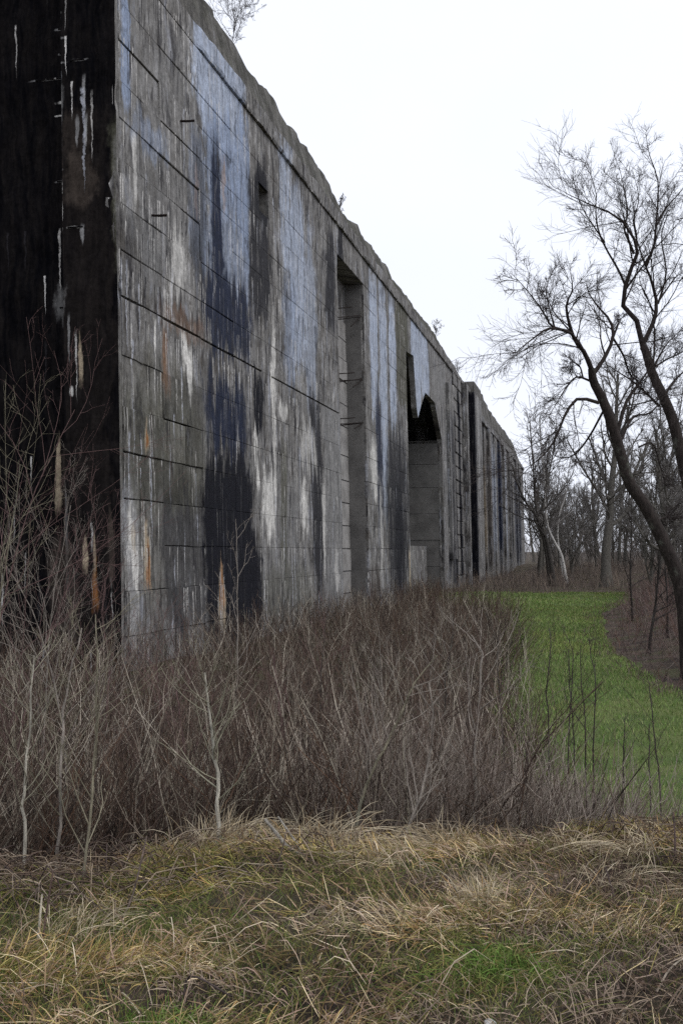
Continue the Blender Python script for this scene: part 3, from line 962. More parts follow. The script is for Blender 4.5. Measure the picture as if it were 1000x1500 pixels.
coping('coping', -.015, S(703), ZC, T1, .3, S(299))
coping('coping', S(703.2), sH, ZC2, T2, .6, 0)
tb = WB(); tb.box(S(691.5), S(701.5), -1.5, .42, ZC - .9, 17.1); tb.box(S(701.6), S(703), -1.5, .2, ZC - .9, 16.75); tbo = tb.build('top_block', MAT_COPE)

# iron rungs in the recess and bars left in the concrete
def rod(p0, p1, r=.026):
    g = Geo()
    pts_ = np.stack([np.array(p0) * (1 - t) + np.array(p1) * t for t in np.linspace(0, 1, 4)])
    pts_[1:3, 2] -= .01
    g.tubes(pts_, np.full(4, r), 6, (.05, .03, .02))
    o = bpy.data.objects.new('iron_rung', g.mesh('iron_rung')); COL.objects.link(o)
    o.data.materials.append(MAT_IRON); o.parent = wall


for grp in (((503, 451, 510, 450), (503, 465, 521, 462), (504, 468, 524, 465), (514, 478, 535, 475)),
            ((505.5, 547, 513, 546), (505.5, 557, 524, 556), (506, 560, 528, 557), (517, 567, 537, 565)),
            ((506, 613, 514, 612), (506, 621, 524, 619), (506, 623.5, 529, 621), (519, 628, 539, 626))):
    for (x0, y0, x1, y1) in grp:
        s0, z0 = wsz(x0, y0, -.3); s1, z1 = wsz(x1, y1, -.3)
        far_ = x1 > 530
        rod(P(s0, -.84 if not far_ else -.3, z0) - W0, P(min(s1, sB + .05), -.12 if not far_ else -.1, z1) - W0)
for (x, y) in ((262, 177), (220, 315)):
    s_, z_ = wsz(x, y)
    rod(P(s_, -.02, z_) - W0, P(s_ - .02, .42, z_ - .04) - W0, .03)

# ------------------------------------------------------------------ bare trees
def unit(v): return v / (np.linalg.norm(v, axis=-1, keepdims=True) + 1e-9)


def interp(Pt, t):
    """points at parameter t (M,n) on polylines (M,K,3)"""
    M, K, _ = Pt.shape
    f = t * (K - 1); i = np.clip(np.floor(f).astype(int), 0, K - 2); f = f - i
    m = np.arange(M)[:, None]
    a, b = Pt[m, i], Pt[m, i + 1]
    return a * (1 - f[..., None]) + b * f[..., None], unit(b - a)


def grow(Pt, Rd, n, t0, t1, length, ang, K, up, wig, rr, rng, rmin=.0025, shrink=.6):
    M = Pt.shape[0]
    t = t0 + (t1 - t0) * (np.arange(n)[None] + rng.random((M, n))) / n
    p, d = interp(Pt, t)
    rad, _ = interp(np.repeat(Rd[..., None], 3, -1), t); rad = rad[..., 0]
    p = p.reshape(-1, 3); d = d.reshape(-1, 3); rad = rad.ravel(); tt = t.ravel()
    N = len(p)
    a = unit(np.cross(d, rng.normal(size=(N, 3))))
    th = np.radians(rng.uniform(ang[0], ang[1], N))[:, None]
    h = unit(d * np.cos(th) + a * np.sin(th))
    plen = np.linalg.norm(np.diff(Pt, axis=1), axis=2).sum(1)
    L = (np.repeat(plen, n) * rng.uniform(length[0], length[1], N) * (1 - shrink * (tt - t0) / max(t1 - t0, 1e-6)))
    seg = (L / (K - 1))[:, None]
    out = [p]
    for k_ in range(K - 1):
        h = unit(h + np.array([0, 0, up]) / (K - 1) + rng.normal(size=(N, 3)) * wig / (K - 1) ** .5)
        out.append(out[-1] + h * seg)
    Q = np.stack(out, 1)
    r0 = np.maximum(np.minimum(rad * .85, rad * rr * rng.uniform(.7, 1.2, N)), rmin)
    rr_ = r0[:, None] * np.linspace(1, .35, K)[None]
    return Q, np.maximum(rr_, rmin * .6)


def resample(pts, K):
    pts = np.asarray(pts, float)
    # Catmull-Rom through the points
    n = len(pts)
    ext = np.concatenate([[2 * pts[0] - pts[1]], pts, [2 * pts[-1] - pts[-2]]])
    t = np.linspace(0, n - 1, K)
    i = np.clip(t.astype(int), 0, n - 2); f = (t - i)[:, None]
    p0, p1, p2, p3 = ext[i], ext[i + 1], ext[i + 2], ext[i + 3]
    return .5 * (2 * p1 + (p2 - p0) * f + (2 * p0 - 5 * p1 + 4 * p2 - p3) * f ** 2 + (3 * p1 - p0 - 3 * p2 + p3) * f ** 3)


def shade(base, n, rng, v=.25):
    return np.asarray(base)[None] * (1 + rng.uniform(-v, v, (n, 1)))


def make_tree(name, loc, trunk, limbs, bark, twigc, rng, levels, label, cat='tree', group=None, bark_mat=None, tsides=10):
    """trunk: (pts, r0, r1) in local space; limbs: list of (pts, r0, r1). levels: list of dicts for grow()"""
    root = empty(name, loc)
    tag(root, label, cat, group)
    g = Geo()
    tp = resample(trunk[0], 22)
    tr = trunk[1] + (trunk[2] - trunk[1]) * np.linspace(0, 1, 22) ** .8
    tr[0] *= 1.35; tr[1] *= 1.12
    g.tubes(tp, tr, tsides, bark)
    o = link('trunk', g.mesh('trunk'), bark_mat or MAT_BARK, root)
    c = Geo()
    LP = [resample(l[0], 12) for l in limbs]; LR = [np.linspace(l[1], l[2], 12) for l in limbs]
    if LP:
        A, B = np.stack(LP), np.stack(LR)
        c.tubes(A, B, 7, shade(twigc if bark_mat is MAT_BIRCH else bark, len(A), rng, .1))
        src = [(A, B)]
    else:
        src = [(tp[None], tr[None])]
    A, B = src[0]
    for li, lv in enumerate(levels):
        A2, B2 = grow(A, B, rng=rng, **lv)
        c.tubes(A2, B2, 5 if li == 0 else 3, shade(bark if li == 0 and bark_mat is not MAT_BIRCH else twigc, len(A2), rng, .3))
        A, B = A2, B2
    link('crown', c.mesh('crown'), MAT_TWIG, root)
    return root


def copy_thing(src, loc, rz, sc, label, group=None):
    r = src.copy(); COL.objects.link(r)
    r.location = loc; r.rotation_euler = (0, 0, rz); r.scale = (sc, sc, sc * random.uniform(.92, 1.1))
    r['label'] = label
    if group: r['group'] = group
    for ch in src.children:
        c = ch.copy(); COL.objects.link(c); c.parent = r
    return r


BARK = (0.032, 0.025, 0.022); TWIG = (0.048, 0.039, 0.037)


def pxline(pts, Y0, Y1, base):
    ys = np.linspace(Y0, Y1, len(pts))
    return np.stack([at(px, py, y) for (px, py), y in zip(pts, ys)]) - base


# leaning tree on the right
YA = 22.0
pA = [(1012, 1000), (998, 868), (975, 803), (945, 742), (920, 705), (903, 645), (884, 590), (869, 560), (866, 540)]
bA = at(*pA[0], YA); bA[2] = float(HT(bA[0], bA[1])) - .1
tA = pxline(pA, YA, YA - .6, bA); tA[0] = (0, 0, 0)
limA = []
def LA(pts, y0, y1, r0, r1): limA.append((pxline(pts, y0, y1, bA), r0 * .62, r1 * .6))
LA([(866, 542), (855, 516), (842, 500), (832, 470), (829, 445), (838, 425), (835, 400)], YA - .6, YA - 1.2, .085, .012)
LA([(857, 520), (838, 490), (815, 482), (800, 482), (780, 496), (760, 512), (746, 528)], YA - .7, YA - 2.2, .06, .006)
LA([(832, 485), (808, 478), (798, 462), (783, 440), (765, 418), (748, 400)], YA - .9, YA - 1.8, .045, .005)
LA([(812, 480), (805, 455), (800, 430), (803, 405)], YA - .9, YA - .3, .03, .005)
LA([(868, 548), (884, 525), (897, 495), (893, 470), (876, 450), (862, 430), (858, 415)], YA - .6, YA + .2, .075, .008)
LA([(897, 495), (905, 475), (912, 462)], YA - .2, YA, .04, .006)
LA([(897, 495), (912, 520), (922, 548), (935, 560)], YA - .2, YA + .5, .04, .02)
LA([(902, 640), (916, 590), (934, 563), (950, 540), (962, 510)], YA - .3, YA + .8, .07, .012)
LA([(876, 590), (846, 584), (828, 606), (814, 640), (800, 662), (780, 680), (760, 700)], YA - .5, YA - 1.5, .06, .008)
LA([(868, 560), (845, 552), (830, 566), (815, 590), (802, 612)], YA - .5, YA - 1.2, .04, .006)
LA([(853, 553), (848, 536), (835, 530), (838, 545)], YA - .6, YA - .8, .03, .008)
LA([(906, 652), (925, 612), (950, 606), (968, 590), (985, 600)], YA - .2, YA + 1.0, .05, .008)
LA([(935, 655), (955, 650), (968, 690), (975, 715)], YA, YA + .8, .035, .006)
LA([(955, 765), (975, 758), (992, 760)], YA, YA + .6, .05, .02)
LA([(884, 600), (862, 640), (838, 668), (812, 668), (806, 655)], YA - .3, YA + .8, .04, .008)
rngA = np.random.default_rng(11)
make_tree('leaning_tree', tuple(bA), (tA, .165, .075), limA, BARK, TWIG, rngA,
          [dict(n=13, t0=.15, t1=1, length=(.25, .62), ang=(25, 65), K=7, up=.2, wig=.34, rr=.42, rmin=.006, shrink=.35),
           dict(n=9, t0=.12, t1=1, length=(.3, .58), ang=(22, 60), K=5, up=.12, wig=.36, rr=.5, rmin=.0042, shrink=.25),
           dict(n=5, t0=.2, t1=1, length=(.4, .8), ang=(20, 50), K=3, up=.1, wig=.3, rr=.6, rmin=.0032, shrink=.2)],
          'dark bare tree leaning left over the grass with a drooping limb')

# tree at the right edge
YB = 24.0
pB = [(1062, 1000), (1040, 850), (1015, 740), (1000, 680), (986, 620), (970, 580), (955, 548), (945, 515), (941, 508)]
bB = at(*pB[0], YB); bB[2] = float(HT(bB[0], bB[1])) - .1
tB = pxline(pB, YB, YB + .3, bB); tB[0] = (0, 0, 0)
limB = []
def LB(pts, y0, y1, r0, r1): limB.append((pxline(pts, y0, y1, bB), r0 * .64, r1 * .6))
LB([(942, 512), (932, 470), (912, 448), (915, 420), (925, 390), (933, 370), (928, 350), (912, 325), (890, 310), (860, 298), (832, 285), (815, 275)], YB + .3, YB - .6, .10, .005)
LB([(928, 372), (917, 345), (914, 335), (918, 310), (912, 270), (905, 240)], YB + .1, YB - .2, .05, .006)
LB([(940, 505), (955, 475), (961, 445), (953, 410), (945, 390), (930, 345), (925, 310)], YB + .3, YB + .8, .09, .010)
LB([(945, 390), (957, 360), (960, 330), (963, 290), (962, 260), (950, 225), (945, 195)], YB + .6, YB + 1.2, .055, .006)
LB([(960, 332), (975, 305), (998, 278), (1015, 250)], YB + .7, YB + 1.6, .035, .006)
LB([(961, 445), (975, 425), (990, 405), (1010, 395)], YB + .6, YB + 1.4, .04, .006)
LB([(916, 420), (905, 395), (893, 375), (880, 350), (873, 325), (872, 300), (872, 280), (860, 245), (845, 230)], YB + .2, YB - .5, .045, .005)
LB([(930, 385), (932, 350), (928, 320), (935, 290), (926, 250)], YB + .2, YB + .4, .04, .006)
LB([(963, 445), (975, 400), (968, 350), (975, 320), (985, 300)], YB + .6, YB + 1, .04, .006)
LB([(955, 545), (958, 500), (955, 460), (945, 430), (935, 415)], YB + .4, YB + .8, .04, .006)
LB([(972, 580), (985, 560), (1000, 545), (1020, 530)], YB + .3, YB + 1.2, .06, .010)
LB([(955, 540), (975, 527), (1000, 515), (1020, 500)], YB + .3, YB + 1, .04, .008)
LB([(958, 535), (975, 505), (1000, 480)], YB + .3, YB + 1.2, .04, .008)
LB([(965, 595), (945, 575), (928, 560), (905, 545), (885, 532)], YB + .3, YB - .4, .05, .008)
LB([(885, 355), (868, 330), (850, 300), (838, 262)], YB, YB - .6, .03, .005)
rngB = np.random.default_rng(12)
make_tree('forked_tree', tuple(bB), (tB, .175, .085), limB, BARK, TWIG, rngB,
          [dict(n=12, t0=.15, t1=1, length=(.2, .5), ang=(20, 60), K=7, up=.35, wig=.32, rr=.42, rmin=.006, shrink=.35),
           dict(n=9, t0=.12, t1=1, length=(.3, .58), ang=(20, 55), K=5, up=.2, wig=.34, rr=.5, rmin=.0042, shrink=.25),
           dict(n=5, t0=.2, t1=1, length=(.4, .8), ang=(20, 50), K=3, up=.15, wig=.3, rr=.6, rmin=.0032, shrink=.2)],
          'tall bare forked tree at the right edge, highest twigs against white sky')

# prototypes of the trees beyond
def auto_tree(name, loc, H, r, rng, n_limbs, limb_len, lang, spread_up, label, bark=BARK, twig=TWIG, t0=.3, group=None, bark_mat=None, lean=0.0, tw=(.010, .008, .0065), n2=11, n3=7, n4=4, crook=.25, path=None, limbs_px=()):
    pts = [np.array([0, 0, -.1])]
    d = np.array([lean, lean * .3, 1.0])
    for i in range(6):
        d = d + rng.normal(size=3) * crook * .22; d[2] = abs(d[2])
        pts.append(pts[-1] + d / np.linalg.norm(d) * H / 6)
    if path is not None: pts = list(path)
    tp = resample(pts, 16)[None]; tr = np.linspace(r, r * .25, 16)[None]
    A, B = grow(tp, tr, n_limbs, t0, .97, limb_len, lang, 10, spread_up, .35, .5, rng, rmin=min(.02, r * .3), shrink=.62)
    limbs = [(a[::1], b[0], b[-1]) for a, b in zip(A, B)]
    return make_tree(name, loc, (pts, r, r * .2), limbs, bark, twig, rng,
                     [dict(n=n2, t0=.15, t1=1, length=(.25, .5), ang=(25, 55), K=6, up=.35, wig=.45, rr=.6, rmin=tw[0]),
                      dict(n=n3, t0=.15, t1=1, length=(.35, .6), ang=(20, 55), K=4, up=.25, wig=.4, rr=.6, rmin=tw[1]),
                      dict(n=n4, t0=.2, t1=1, length=(.4, .7), ang=(20, 50), K=3, up=.15, wig=.35, rr=.7, rmin=tw[2])],
                     label, 'tree', group, bark_mat)


def gpos(px, Y, dz=0):
    p = at(px, 808, Y); return (float(p[0]), float(Y), float(HT(p[0], Y)) + dz)


HAZYB = (0.105, 0.096, 0.083); HAZYT = (0.205, 0.19, 0.18)  # bark and twig colours lightened to stand in for distance haze
rt = np.random.default_rng(21)
oak = auto_tree('broad_tree', gpos(887, 80), 16.0, .42, rt, 18, (.30, .50), (22, 50), .55, 'large upright bare tree at the far end of the grass path', HAZYB, HAZYT, t0=.25, n2=12, n3=7, n4=4)
def far_px(pts, Y):
    b_ = np.array(gpos(pts[0][0], Y)); p_ = pxline(pts, Y, Y, b_); p_[0] = (0, 0, -.1)
    return tuple(b_), p_


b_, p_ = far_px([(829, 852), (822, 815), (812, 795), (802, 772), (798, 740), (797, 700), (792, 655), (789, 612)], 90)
birch = auto_tree('birch_tree', b_, 12.5, .15, rt, 18, (.14, .28), (25, 60), .1, 'leaning white birch with spotted trunk beside the far wall', (0.50, 0.48, 0.45), HAZYT, t0=.35, bark_mat=MAT_BIRCH, n2=8, n3=6, n4=4, path=p_)
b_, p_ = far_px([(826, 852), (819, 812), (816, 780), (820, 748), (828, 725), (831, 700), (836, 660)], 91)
birch2 = auto_tree('birch_tree', b_, 13.0, .10, rt, 14, (.12, .26), (25, 60), .1, 'thin white birch curving upright right of the leaning birch', (0.50, 0.48, 0.45), HAZYT, t0=.45, bark_mat=MAT_BIRCH, n2=7, n3=6, n4=4, path=p_)
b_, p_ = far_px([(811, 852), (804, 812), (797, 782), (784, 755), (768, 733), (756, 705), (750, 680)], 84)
darkt = auto_tree('dark_tree', b_, 12.5, .20, rt, 12, (.2, .4), (25, 60), .45, 'dark bare tree leaning left in front of the far wall', (0.06, 0.053, 0.047), HAZYT, t0=.3, n2=9, n3=6, n4=4, path=p_)
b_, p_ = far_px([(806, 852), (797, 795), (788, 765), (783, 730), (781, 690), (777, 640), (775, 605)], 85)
darkt2 = auto_tree('dark_tree', b_, 12.5, .16, rt, 16, (.2, .38), (25, 60), .3, 'upright dark bare tree just behind the left leaning one', (0.065, 0.057, 0.05), HAZYT, t0=.3, n2=9, n3=6, n4=4, path=p_)
slim = auto_tree('slender_tree', gpos(795, 118), 15.0, .17, rt, 20, (.16, .32), (25, 50), .4, 'slender bare tree rising at the far end of the wall', HAZYB, HAZYT, t0=.25, n2=10, n3=7, n4=4)
bushy = auto_tree('bushy_tree', gpos(952, 60), 9.0, .12, rt, 20, (.3, .6), (20, 55), .5, 'bushy grey tree on the bank behind the leaning trunk', HAZYB, HAZYT, t0=.08, n2=10, n3=7, n4=4)
rc = random.Random(5)
GW = 'bare trees of the wood beyond the path'
WOODL = {'slender_tree': 'thin bare tree in the grey wood beyond the grass', 'broad_tree': 'spreading bare tree in the grey wood beyond the grass', 'bushy_tree': 'low bushy bare tree in the grey wood beyond the grass'}
spots = []
for i in range(62):
    Y = rc.uniform(95, 190)
    px = rc.uniform(775, 1060)
    spots.append((px, Y))
for i in range(24):
    Y = rc.uniform(42, 95); px = rc.uniform(935, 1120)
    spots.append((px, Y))
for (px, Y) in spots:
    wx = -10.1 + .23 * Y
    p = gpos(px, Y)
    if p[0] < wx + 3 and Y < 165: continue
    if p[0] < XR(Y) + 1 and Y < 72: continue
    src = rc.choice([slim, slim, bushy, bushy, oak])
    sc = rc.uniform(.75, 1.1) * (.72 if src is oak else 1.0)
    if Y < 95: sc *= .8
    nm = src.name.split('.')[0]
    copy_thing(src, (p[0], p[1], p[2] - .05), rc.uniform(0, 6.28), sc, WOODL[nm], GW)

# small trees on the right bank with labels of their own
sm = [(948, 27, 3.9, .055, 'thin dark sapling tree on the bank edge left of the leaning trunk', 0.02),
      (975, 30, 3.2, .045, 'spindly sapling behind the lower leaning trunk', .05),
      (925, 40, 4.5, .06, 'small dark tree on the bank between path and leaning trunk', -.06)]
for (px, Y, H, r, lb, ln) in sm:
    auto_tree('young_tree', gpos(px, Y), H, r * .8, rt, 18, (.10, .24), (25, 60), .4, lb, (.035, .029, .026), TWIG, t0=.2, lean=ln, tw=(.006, .0045, .0035), n2=5, n3=3, n4=2)

# growth on top of the wall
s_ = wsz(330, 45, -.5)[0] - .5
pt = P(s_ + .5, -.4, float(np.interp(s_ + .5, [t[0] for t in T1], [t[1] for t in T1])))
auto_tree('bare_bush', tuple(pt - np.array([0, 0, .1])), 2.5, .016, rt, 30, (.3, .75), (20, 65), .3, 'twiggy bare bush growing on top of the wall near the corner', BARK, (.09, .075, .07), t0=.05, tw=(.0045, .0035, .003), n2=8, n3=5, n4=3, lean=.25)
for (px, h_, lb) in ((637, 1.5, 'small twiggy bush on the wall top midway along'), (669, 1.3, 'tuft of twigs on the wall top before the raised block'), (497, .9, 'tiny weed tuft on the crumbled coping above the iron rungs')):
    s_ = wsz(px, 335 if px < 520 else (495 if px < 650 else 540), -.3)[0]
    pt = P(s_, -.3, float(np.interp(s_, [t[0] for t in T1], [t[1] for t in T1])) - .05)
    auto_tree('wall_top_weed', tuple(pt), h_, .02, rt, 14, (.4, .8), (15, 50), .4, lb, BARK, TWIG, t0=.05, tw=(.008, .007, .006), n2=6, n3=4, n4=2)

# ------------------------------------------------------------------ thickets
def stems(g, X, Y, h, r, colr, rng, lean=(0, 0), wig=.25, K=5, tw=3, tlen=(.2, .45), sides=3, tup=.5, tr=.6, zoff=-.03, bend=.16, twK=3):
    N = len(X)
    p = np.stack([X, Y, HT(X, Y) + zoff], 1)
    d = unit(np.stack([rng.normal(lean[0], wig, N), rng.normal(lean[1], wig, N), np.ones(N)], 1))
    out_ = [p]
    seg = (h / (K - 1))[:, None]
    for k_ in range(K - 1):
        d = unit(d + rng.normal(size=(N, 3)) * np.array([bend, bend, .05]) + np.array([0, 0, .07]))
        d[:, 2] = np.maximum(d[:, 2], .3); d = unit(d)
        out_.append(out_[-1] + d * seg)
    Q = np.stack(out_, 1)
    rad = r[:, None] * np.linspace(1, .4, K)[None]
    g.tubes(Q, rad, sides, colr)
    if tw:
        A, B = grow(Q, rad, tw, .25, .98, tlen, (18, 55), twK, tup, .3, tr, rng, rmin=.0015)
        g.tubes(A, B, 3, np.repeat(colr, tw, 0) * (1 + rng.uniform(-.25, .3, (N * tw, 1))))
    return Q


def pick(pal, n, rng, w=None, v=.25):
    pal = np.asarray(pal)
    i = rng.choice(len(pal), n, p=None if w is None else np.asarray(w) / np.sum(w))
    return pal[i] * (1 + rng.uniform(-v, v, (n, 1)))


rs = np.random.default_rng(31)
PURP = [(.098, .063, .048), (.052, .036, .030), (.135, .092, .068), (.21, .165, .125), (.34, .28, .21), (.12, .064, .040)]


def wallX(y): return np.where(y < 23.4, -.36 * y - 2.2, -10.1 + .23 * y + .35)


def thicket_pts(n, y0, y1, power, rng):
    u = rng.random(n)
    y = (y0 ** (1 - power) + u * (y1 ** (1 - power) - y0 ** (1 - power))) ** (1 / (1 - power))
    a, b = np.maximum(wallX(y), -.36 * y - 2.6), XL(y) - .1
    x = a + (b - a) * rng.random(n)
    return x, y


def EDGE(x): return 5.7 - 1.5 * sstep(-0.2, -1.8, x)


g = Geo()
x, y = thicket_pts(10500, 6.6, 60, 1.55, rs)
x += (fbm(y * .8, y * 0 + 3, 71) - .5) * .8
ok = y > EDGE(x) - .35 + 1.9 * fbm(x * 1.3, x * 0, 72)
ok &= ~((y < 9.4) & (x > 1.7)) & (rs.random(len(x)) > .62 * sstep(-.3, .8, x) * sstep(12, 9.5, y))
x, y = x[ok], y[ok]
cl = fbm(x * .5, y * .5, 73)
h = (0.75 + .75 * cl) * rs.uniform(.65, 1.2, len(x)) * (1 - .3 * sstep(1.2, 2.6, x) * sstep(14, 9, y))
h *= .8 + .3 * sstep(11, 24, y)
c = pick(PURP, len(x), rs, (6, 5, 3.5, 2.2, 1.3, 2))
c *= (.62 + .6 * fbm(x * .9, y * .7, 77))[:, None] * np.array([.95, 1.03, 1.06])
ln = (fbm(x * .8, y * .6, 78) - .5) * 1.3
stems(g, x, y, h, rs.uniform(.0026, .0048, len(x)) * (1 + y / 40), c, rs, lean=(.06 + ln, 0), wig=.33, tw=3, bend=.22)
# longer, thicker canes among them
x, y = thicket_pts(1800, 6.8, 45, 1.5, rs)
ok = (y > EDGE(x) + .6) & ~((y < 9.6) & (x > 1.1))
x, y = x[ok], y[ok]
c = pick([(.40, .35, .28), (.26, .215, .17), (.12, .085, .065), (.08, .055, .045)], len(x), rs, (2, 2, 3, 3))
stems(g, x, y, rs.uniform(.9, 1.75, len(x)), rs.uniform(.0035, .006, len(x)) * (1 + y / 60), c, rs, lean=(.1, 0), wig=.38, K=6, tw=6, tlen=(.15, .4), bend=.25)
tag(link('dry_brush', g.mesh('dry_brush'), MAT_TWIG), 'dense purple brown thicket of bare stems between wall and grass path', 'brush', kind='stuff')

# pale bent stalks at the near right of the thicket
g = Geo()
n = 4300
x = rs.uniform(-.2, 2.75, n); y = 6.8 + rs.random(n) ** 1.1 * 4.2
ok = (y > EDGE(x) + .75 + .5 * fbm(x * 2, x * 0, 79)) & (x < XL(y) + .45)
x, y = x[ok], y[ok]
c = pick([(.28, .235, .20), (.38, .325, .275), (.19, .15, .125), (.12, .09, .072)], len(x), rs, (3, 2, 3, 2))
stems(g, x, y, rs.uniform(.35, 1.05, len(x)) * (1.28 - .33 * x).clip(.22, 1.15), rs.uniform(.002, .004, len(x)), c, rs, lean=(.4, .05), wig=.42, tw=2)
tag(link('pale_stalks', g.mesh('pale_stalks'), MAT_TWIG), 'pale grey dead stalks leaning right at the near edge of the thicket', 'stalks', kind='stuff')

# low tangle of dead stems on the ground under the thicket
g = Geo()
n = 5200
x, y = thicket_pts(n, 4.9, 22, 2.2, rs)
ok = y > EDGE(x) - .55 + 1.3 * fbm(x * 1.7, x * 0, 95)
x, y = x[ok], y[ok]; n = len(x)
a_ = rs.uniform(0, 6.28, n); L = rs.uniform(.15, .42, n)
t = np.linspace(0, 1, 4)
Q = np.stack([x[:, None] + np.cos(a_)[:, None] * L[:, None] * t, y[:, None] + np.sin(a_)[:, None] * L[:, None] * t, np.zeros((n, 4))], -1)
Q[..., 2] = HT(Q[..., 0], Q[..., 1]) + .03 + rs.uniform(.01, .13, n)[:, None] * np.sin(t * 2.6 + .2)[None]
g.tubes(Q, np.full((n, 4), .003) * rs.uniform(.6, 1.3, (n, 1)), 3, pick([(.12, .085, .06), (.20, .155, .11), (.07, .05, .042), (.26, .21, .16)], n, rs, (3, 2, 3, 1)))
tag(link('dead_stem_litter', g.mesh('dead_stem_litter'), MAT_TWIG), 'matted dead stems lying under the thicket', 'litter', kind='stuff')

# brush band at the far end of the path and on the right bank
g = Geo()
n = 3600
y = rs.uniform(66, 112, n); x = (-10.1 + .23 * y + .5) + rs.random(n) ** .8 * 20
ok = (y > 67 + 2 * fbm(x * .4, x * 0, 74) + 6 * sstep(13, 17, x))
x, y = x[ok], y[ok]
c = pick([(.14, .11, .095), (.10, .08, .07), (.20, .16, .13), (.27, .21, .16)], len(x), rs, (4, 3, 3, 1))
stems(g, x, y, (.5 + 1.4 * fbm(x * .3, y * .3, 75)) * rs.uniform(.6, 1.15, len(x)) * (.6 + .4 * sstep(67, 74, y)), rs.uniform(.010, .016, len(x)), c, rs, wig=.35, tw=3, tlen=(.3, .6))
tag(link('dry_brush', g.mesh('dry_brush'), MAT_TWIG), 'low brown brush along the far end of the grass, up to the wall foot', 'brush', kind='stuff')

g = Geo()
n = 4300
u = rs.random(n)
y = 11.5 * (75 / 11.5) ** u
x = XR(y) - .2 + rs.random(n) ** 1.3 * 9 + (fbm(y * .7, y * 0, 76) - .5) * 1.2
ok = (y > 14.5)
x, y = x[ok], y[ok]
c = pick([(.13, .085, .080), (.18, .135, .12), (.085, .06, .056), (.24, .195, .165), (.15, .09, .066)], len(x), rs, (4, 3, 3, 1, 2))
hh = (.2 + .95 * sstep(0, 2.6, x - XR(y))) * rs.uniform(.6, 1.3, len(x))
stems(g, x, y, hh, rs.uniform(.003, .005, len(x)) * (1 + y / 30), c, rs, lean=(-.1, -.1), wig=.6, tw=4, tlen=(.35, .75), tup=.1)
tag(link('dry_brush', g.mesh('dry_brush'), MAT_TWIG), 'purplish bramble brush on the bank right of the grass path', 'brush', kind='stuff')

# far wood behind everything: one mass of stems
g = Geo()
n = 600
y = rs.uniform(150, 330, n); x = rs.uniform(-.35, .75, n) * y
ok = (y > 175) | (x > -10.1 + .23 * y + 6)
x, y = x[ok], y[ok]
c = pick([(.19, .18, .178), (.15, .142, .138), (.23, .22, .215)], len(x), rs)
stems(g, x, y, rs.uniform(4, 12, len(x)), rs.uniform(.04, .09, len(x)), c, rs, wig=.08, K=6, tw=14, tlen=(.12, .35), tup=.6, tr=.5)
n = 2600
y = rs.uniform(118, 260, n); x = rs.uniform(.13, .75, n) * y
ok = (x > -10.1 + .23 * y + 4) | (y > 166)
x, y = x[ok], y[ok]
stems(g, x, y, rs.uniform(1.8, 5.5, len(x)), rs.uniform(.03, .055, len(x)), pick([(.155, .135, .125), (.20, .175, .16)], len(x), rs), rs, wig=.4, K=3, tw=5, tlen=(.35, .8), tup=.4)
tag(link('far_wood', g.mesh('far_wood'), MAT_TWIG), 'grey mass of the far wood behind the end of the wall', 'wood', kind='stuff')

# ------------------------------------------------------------------ saplings one can tell apart
def sapling(name, px, Y, pts, r0, r1, n, blen, bark, twig, label, rng, ang=(25, 55), up=.5, n2=3, cat='sapling', dy=.2, group=None, mat=None, rm=.0022, t0=.25):
    b = at(px, 900, Y); b[2] = float(HT(b[0], Y)) - .04
    path_ = [b * 0] + [at(p[0], p[1], Y + dy * (i + 1) / len(pts)) - b for i, p in enumerate(pts)]
    root = empty(name, tuple(b)); tag(root, label, cat, group)
    tp = resample(path_, 14); tr = np.linspace(r0, r1, 14)
    tp[1:-1] += rng.normal(size=(12, 3)) * r0 * .5
    g_ = Geo(); g_.tubes(tp, tr, 7, bark)
    link('stem', g_.mesh('stem'), mat or MAT_BARK, root)
    c_ = Geo()
    A, B = grow(tp[None], tr[None], n, t0, .98, blen, ang, 6, up, .3, .5, rng, rmin=rm)
    c_.tubes(A, B, 4, shade(twig, len(A), rng, .2))
    if n2:
        A, B = grow(A, B, n2, .25, .95, (.3, .6), (20, 50), 4, up * .7, .3, .6, rng, rmin=rm * .7)
        c_.tubes(A, B, 3, shade(twig, len(A), rng, .25))
        A, B = grow(A, B, 2, .3, .95, (.3, .6), (20, 50), 3, up * .5, .3, .6, rng, rmin=rm * .6)
        c_.tubes(A, B, 3, shade(twig, len(A), rng, .25))
    link('branches', c_.mesh('branches'), MAT_TWIG, root)
    return root


rp = np.random.default_rng(41)
PALE = (.33, .305, .25); OLV = (.19, .17, .12); RED = (.13, .080, .074); DRK = (.05, .040, .034); GRY = (.23, .20, .17)
sapling('birch_sapling', 316, 5.95, [(321, 1215), (318, 1150), (311, 1090), (305, 1030), (300, 985)], .0145, .004, 18, (.35, .7), PALE, (.21, .195, .14), 'pale young birch with whitish stem rising at the edge of the grass', rp, mat=MAT_BARK, up=.55, t0=.3, ang=(35, 70), n2=2)
sapling('birch_sapling', 37, 5.7, [(36, 1210), (34, 1160), (41, 1080), (48, 1000), (50, 960)], .010, .003, 14, (.3, .5), PALE, (.25, .23, .17), 'thin pale stemmed sapling at the far left of the thicket', rp)
sapling('bare_sapling', 118, 5.35, [(122, 1290), (132, 1200), (140, 1080), (143, 980), (140, 900)], .0085, .003, 14, (.25, .5), OLV, OLV, 'tall straight olive stemmed sapling on the left of the thicket', rp)
sapling('bare_sapling', 85, 6.4, [(88, 1200), (92, 1080), (100, 1000), (120, 920)], .011, .004, 12, (.3, .5), GRY, OLV, 'grey sapling bending right between two pale stems on the left', rp)
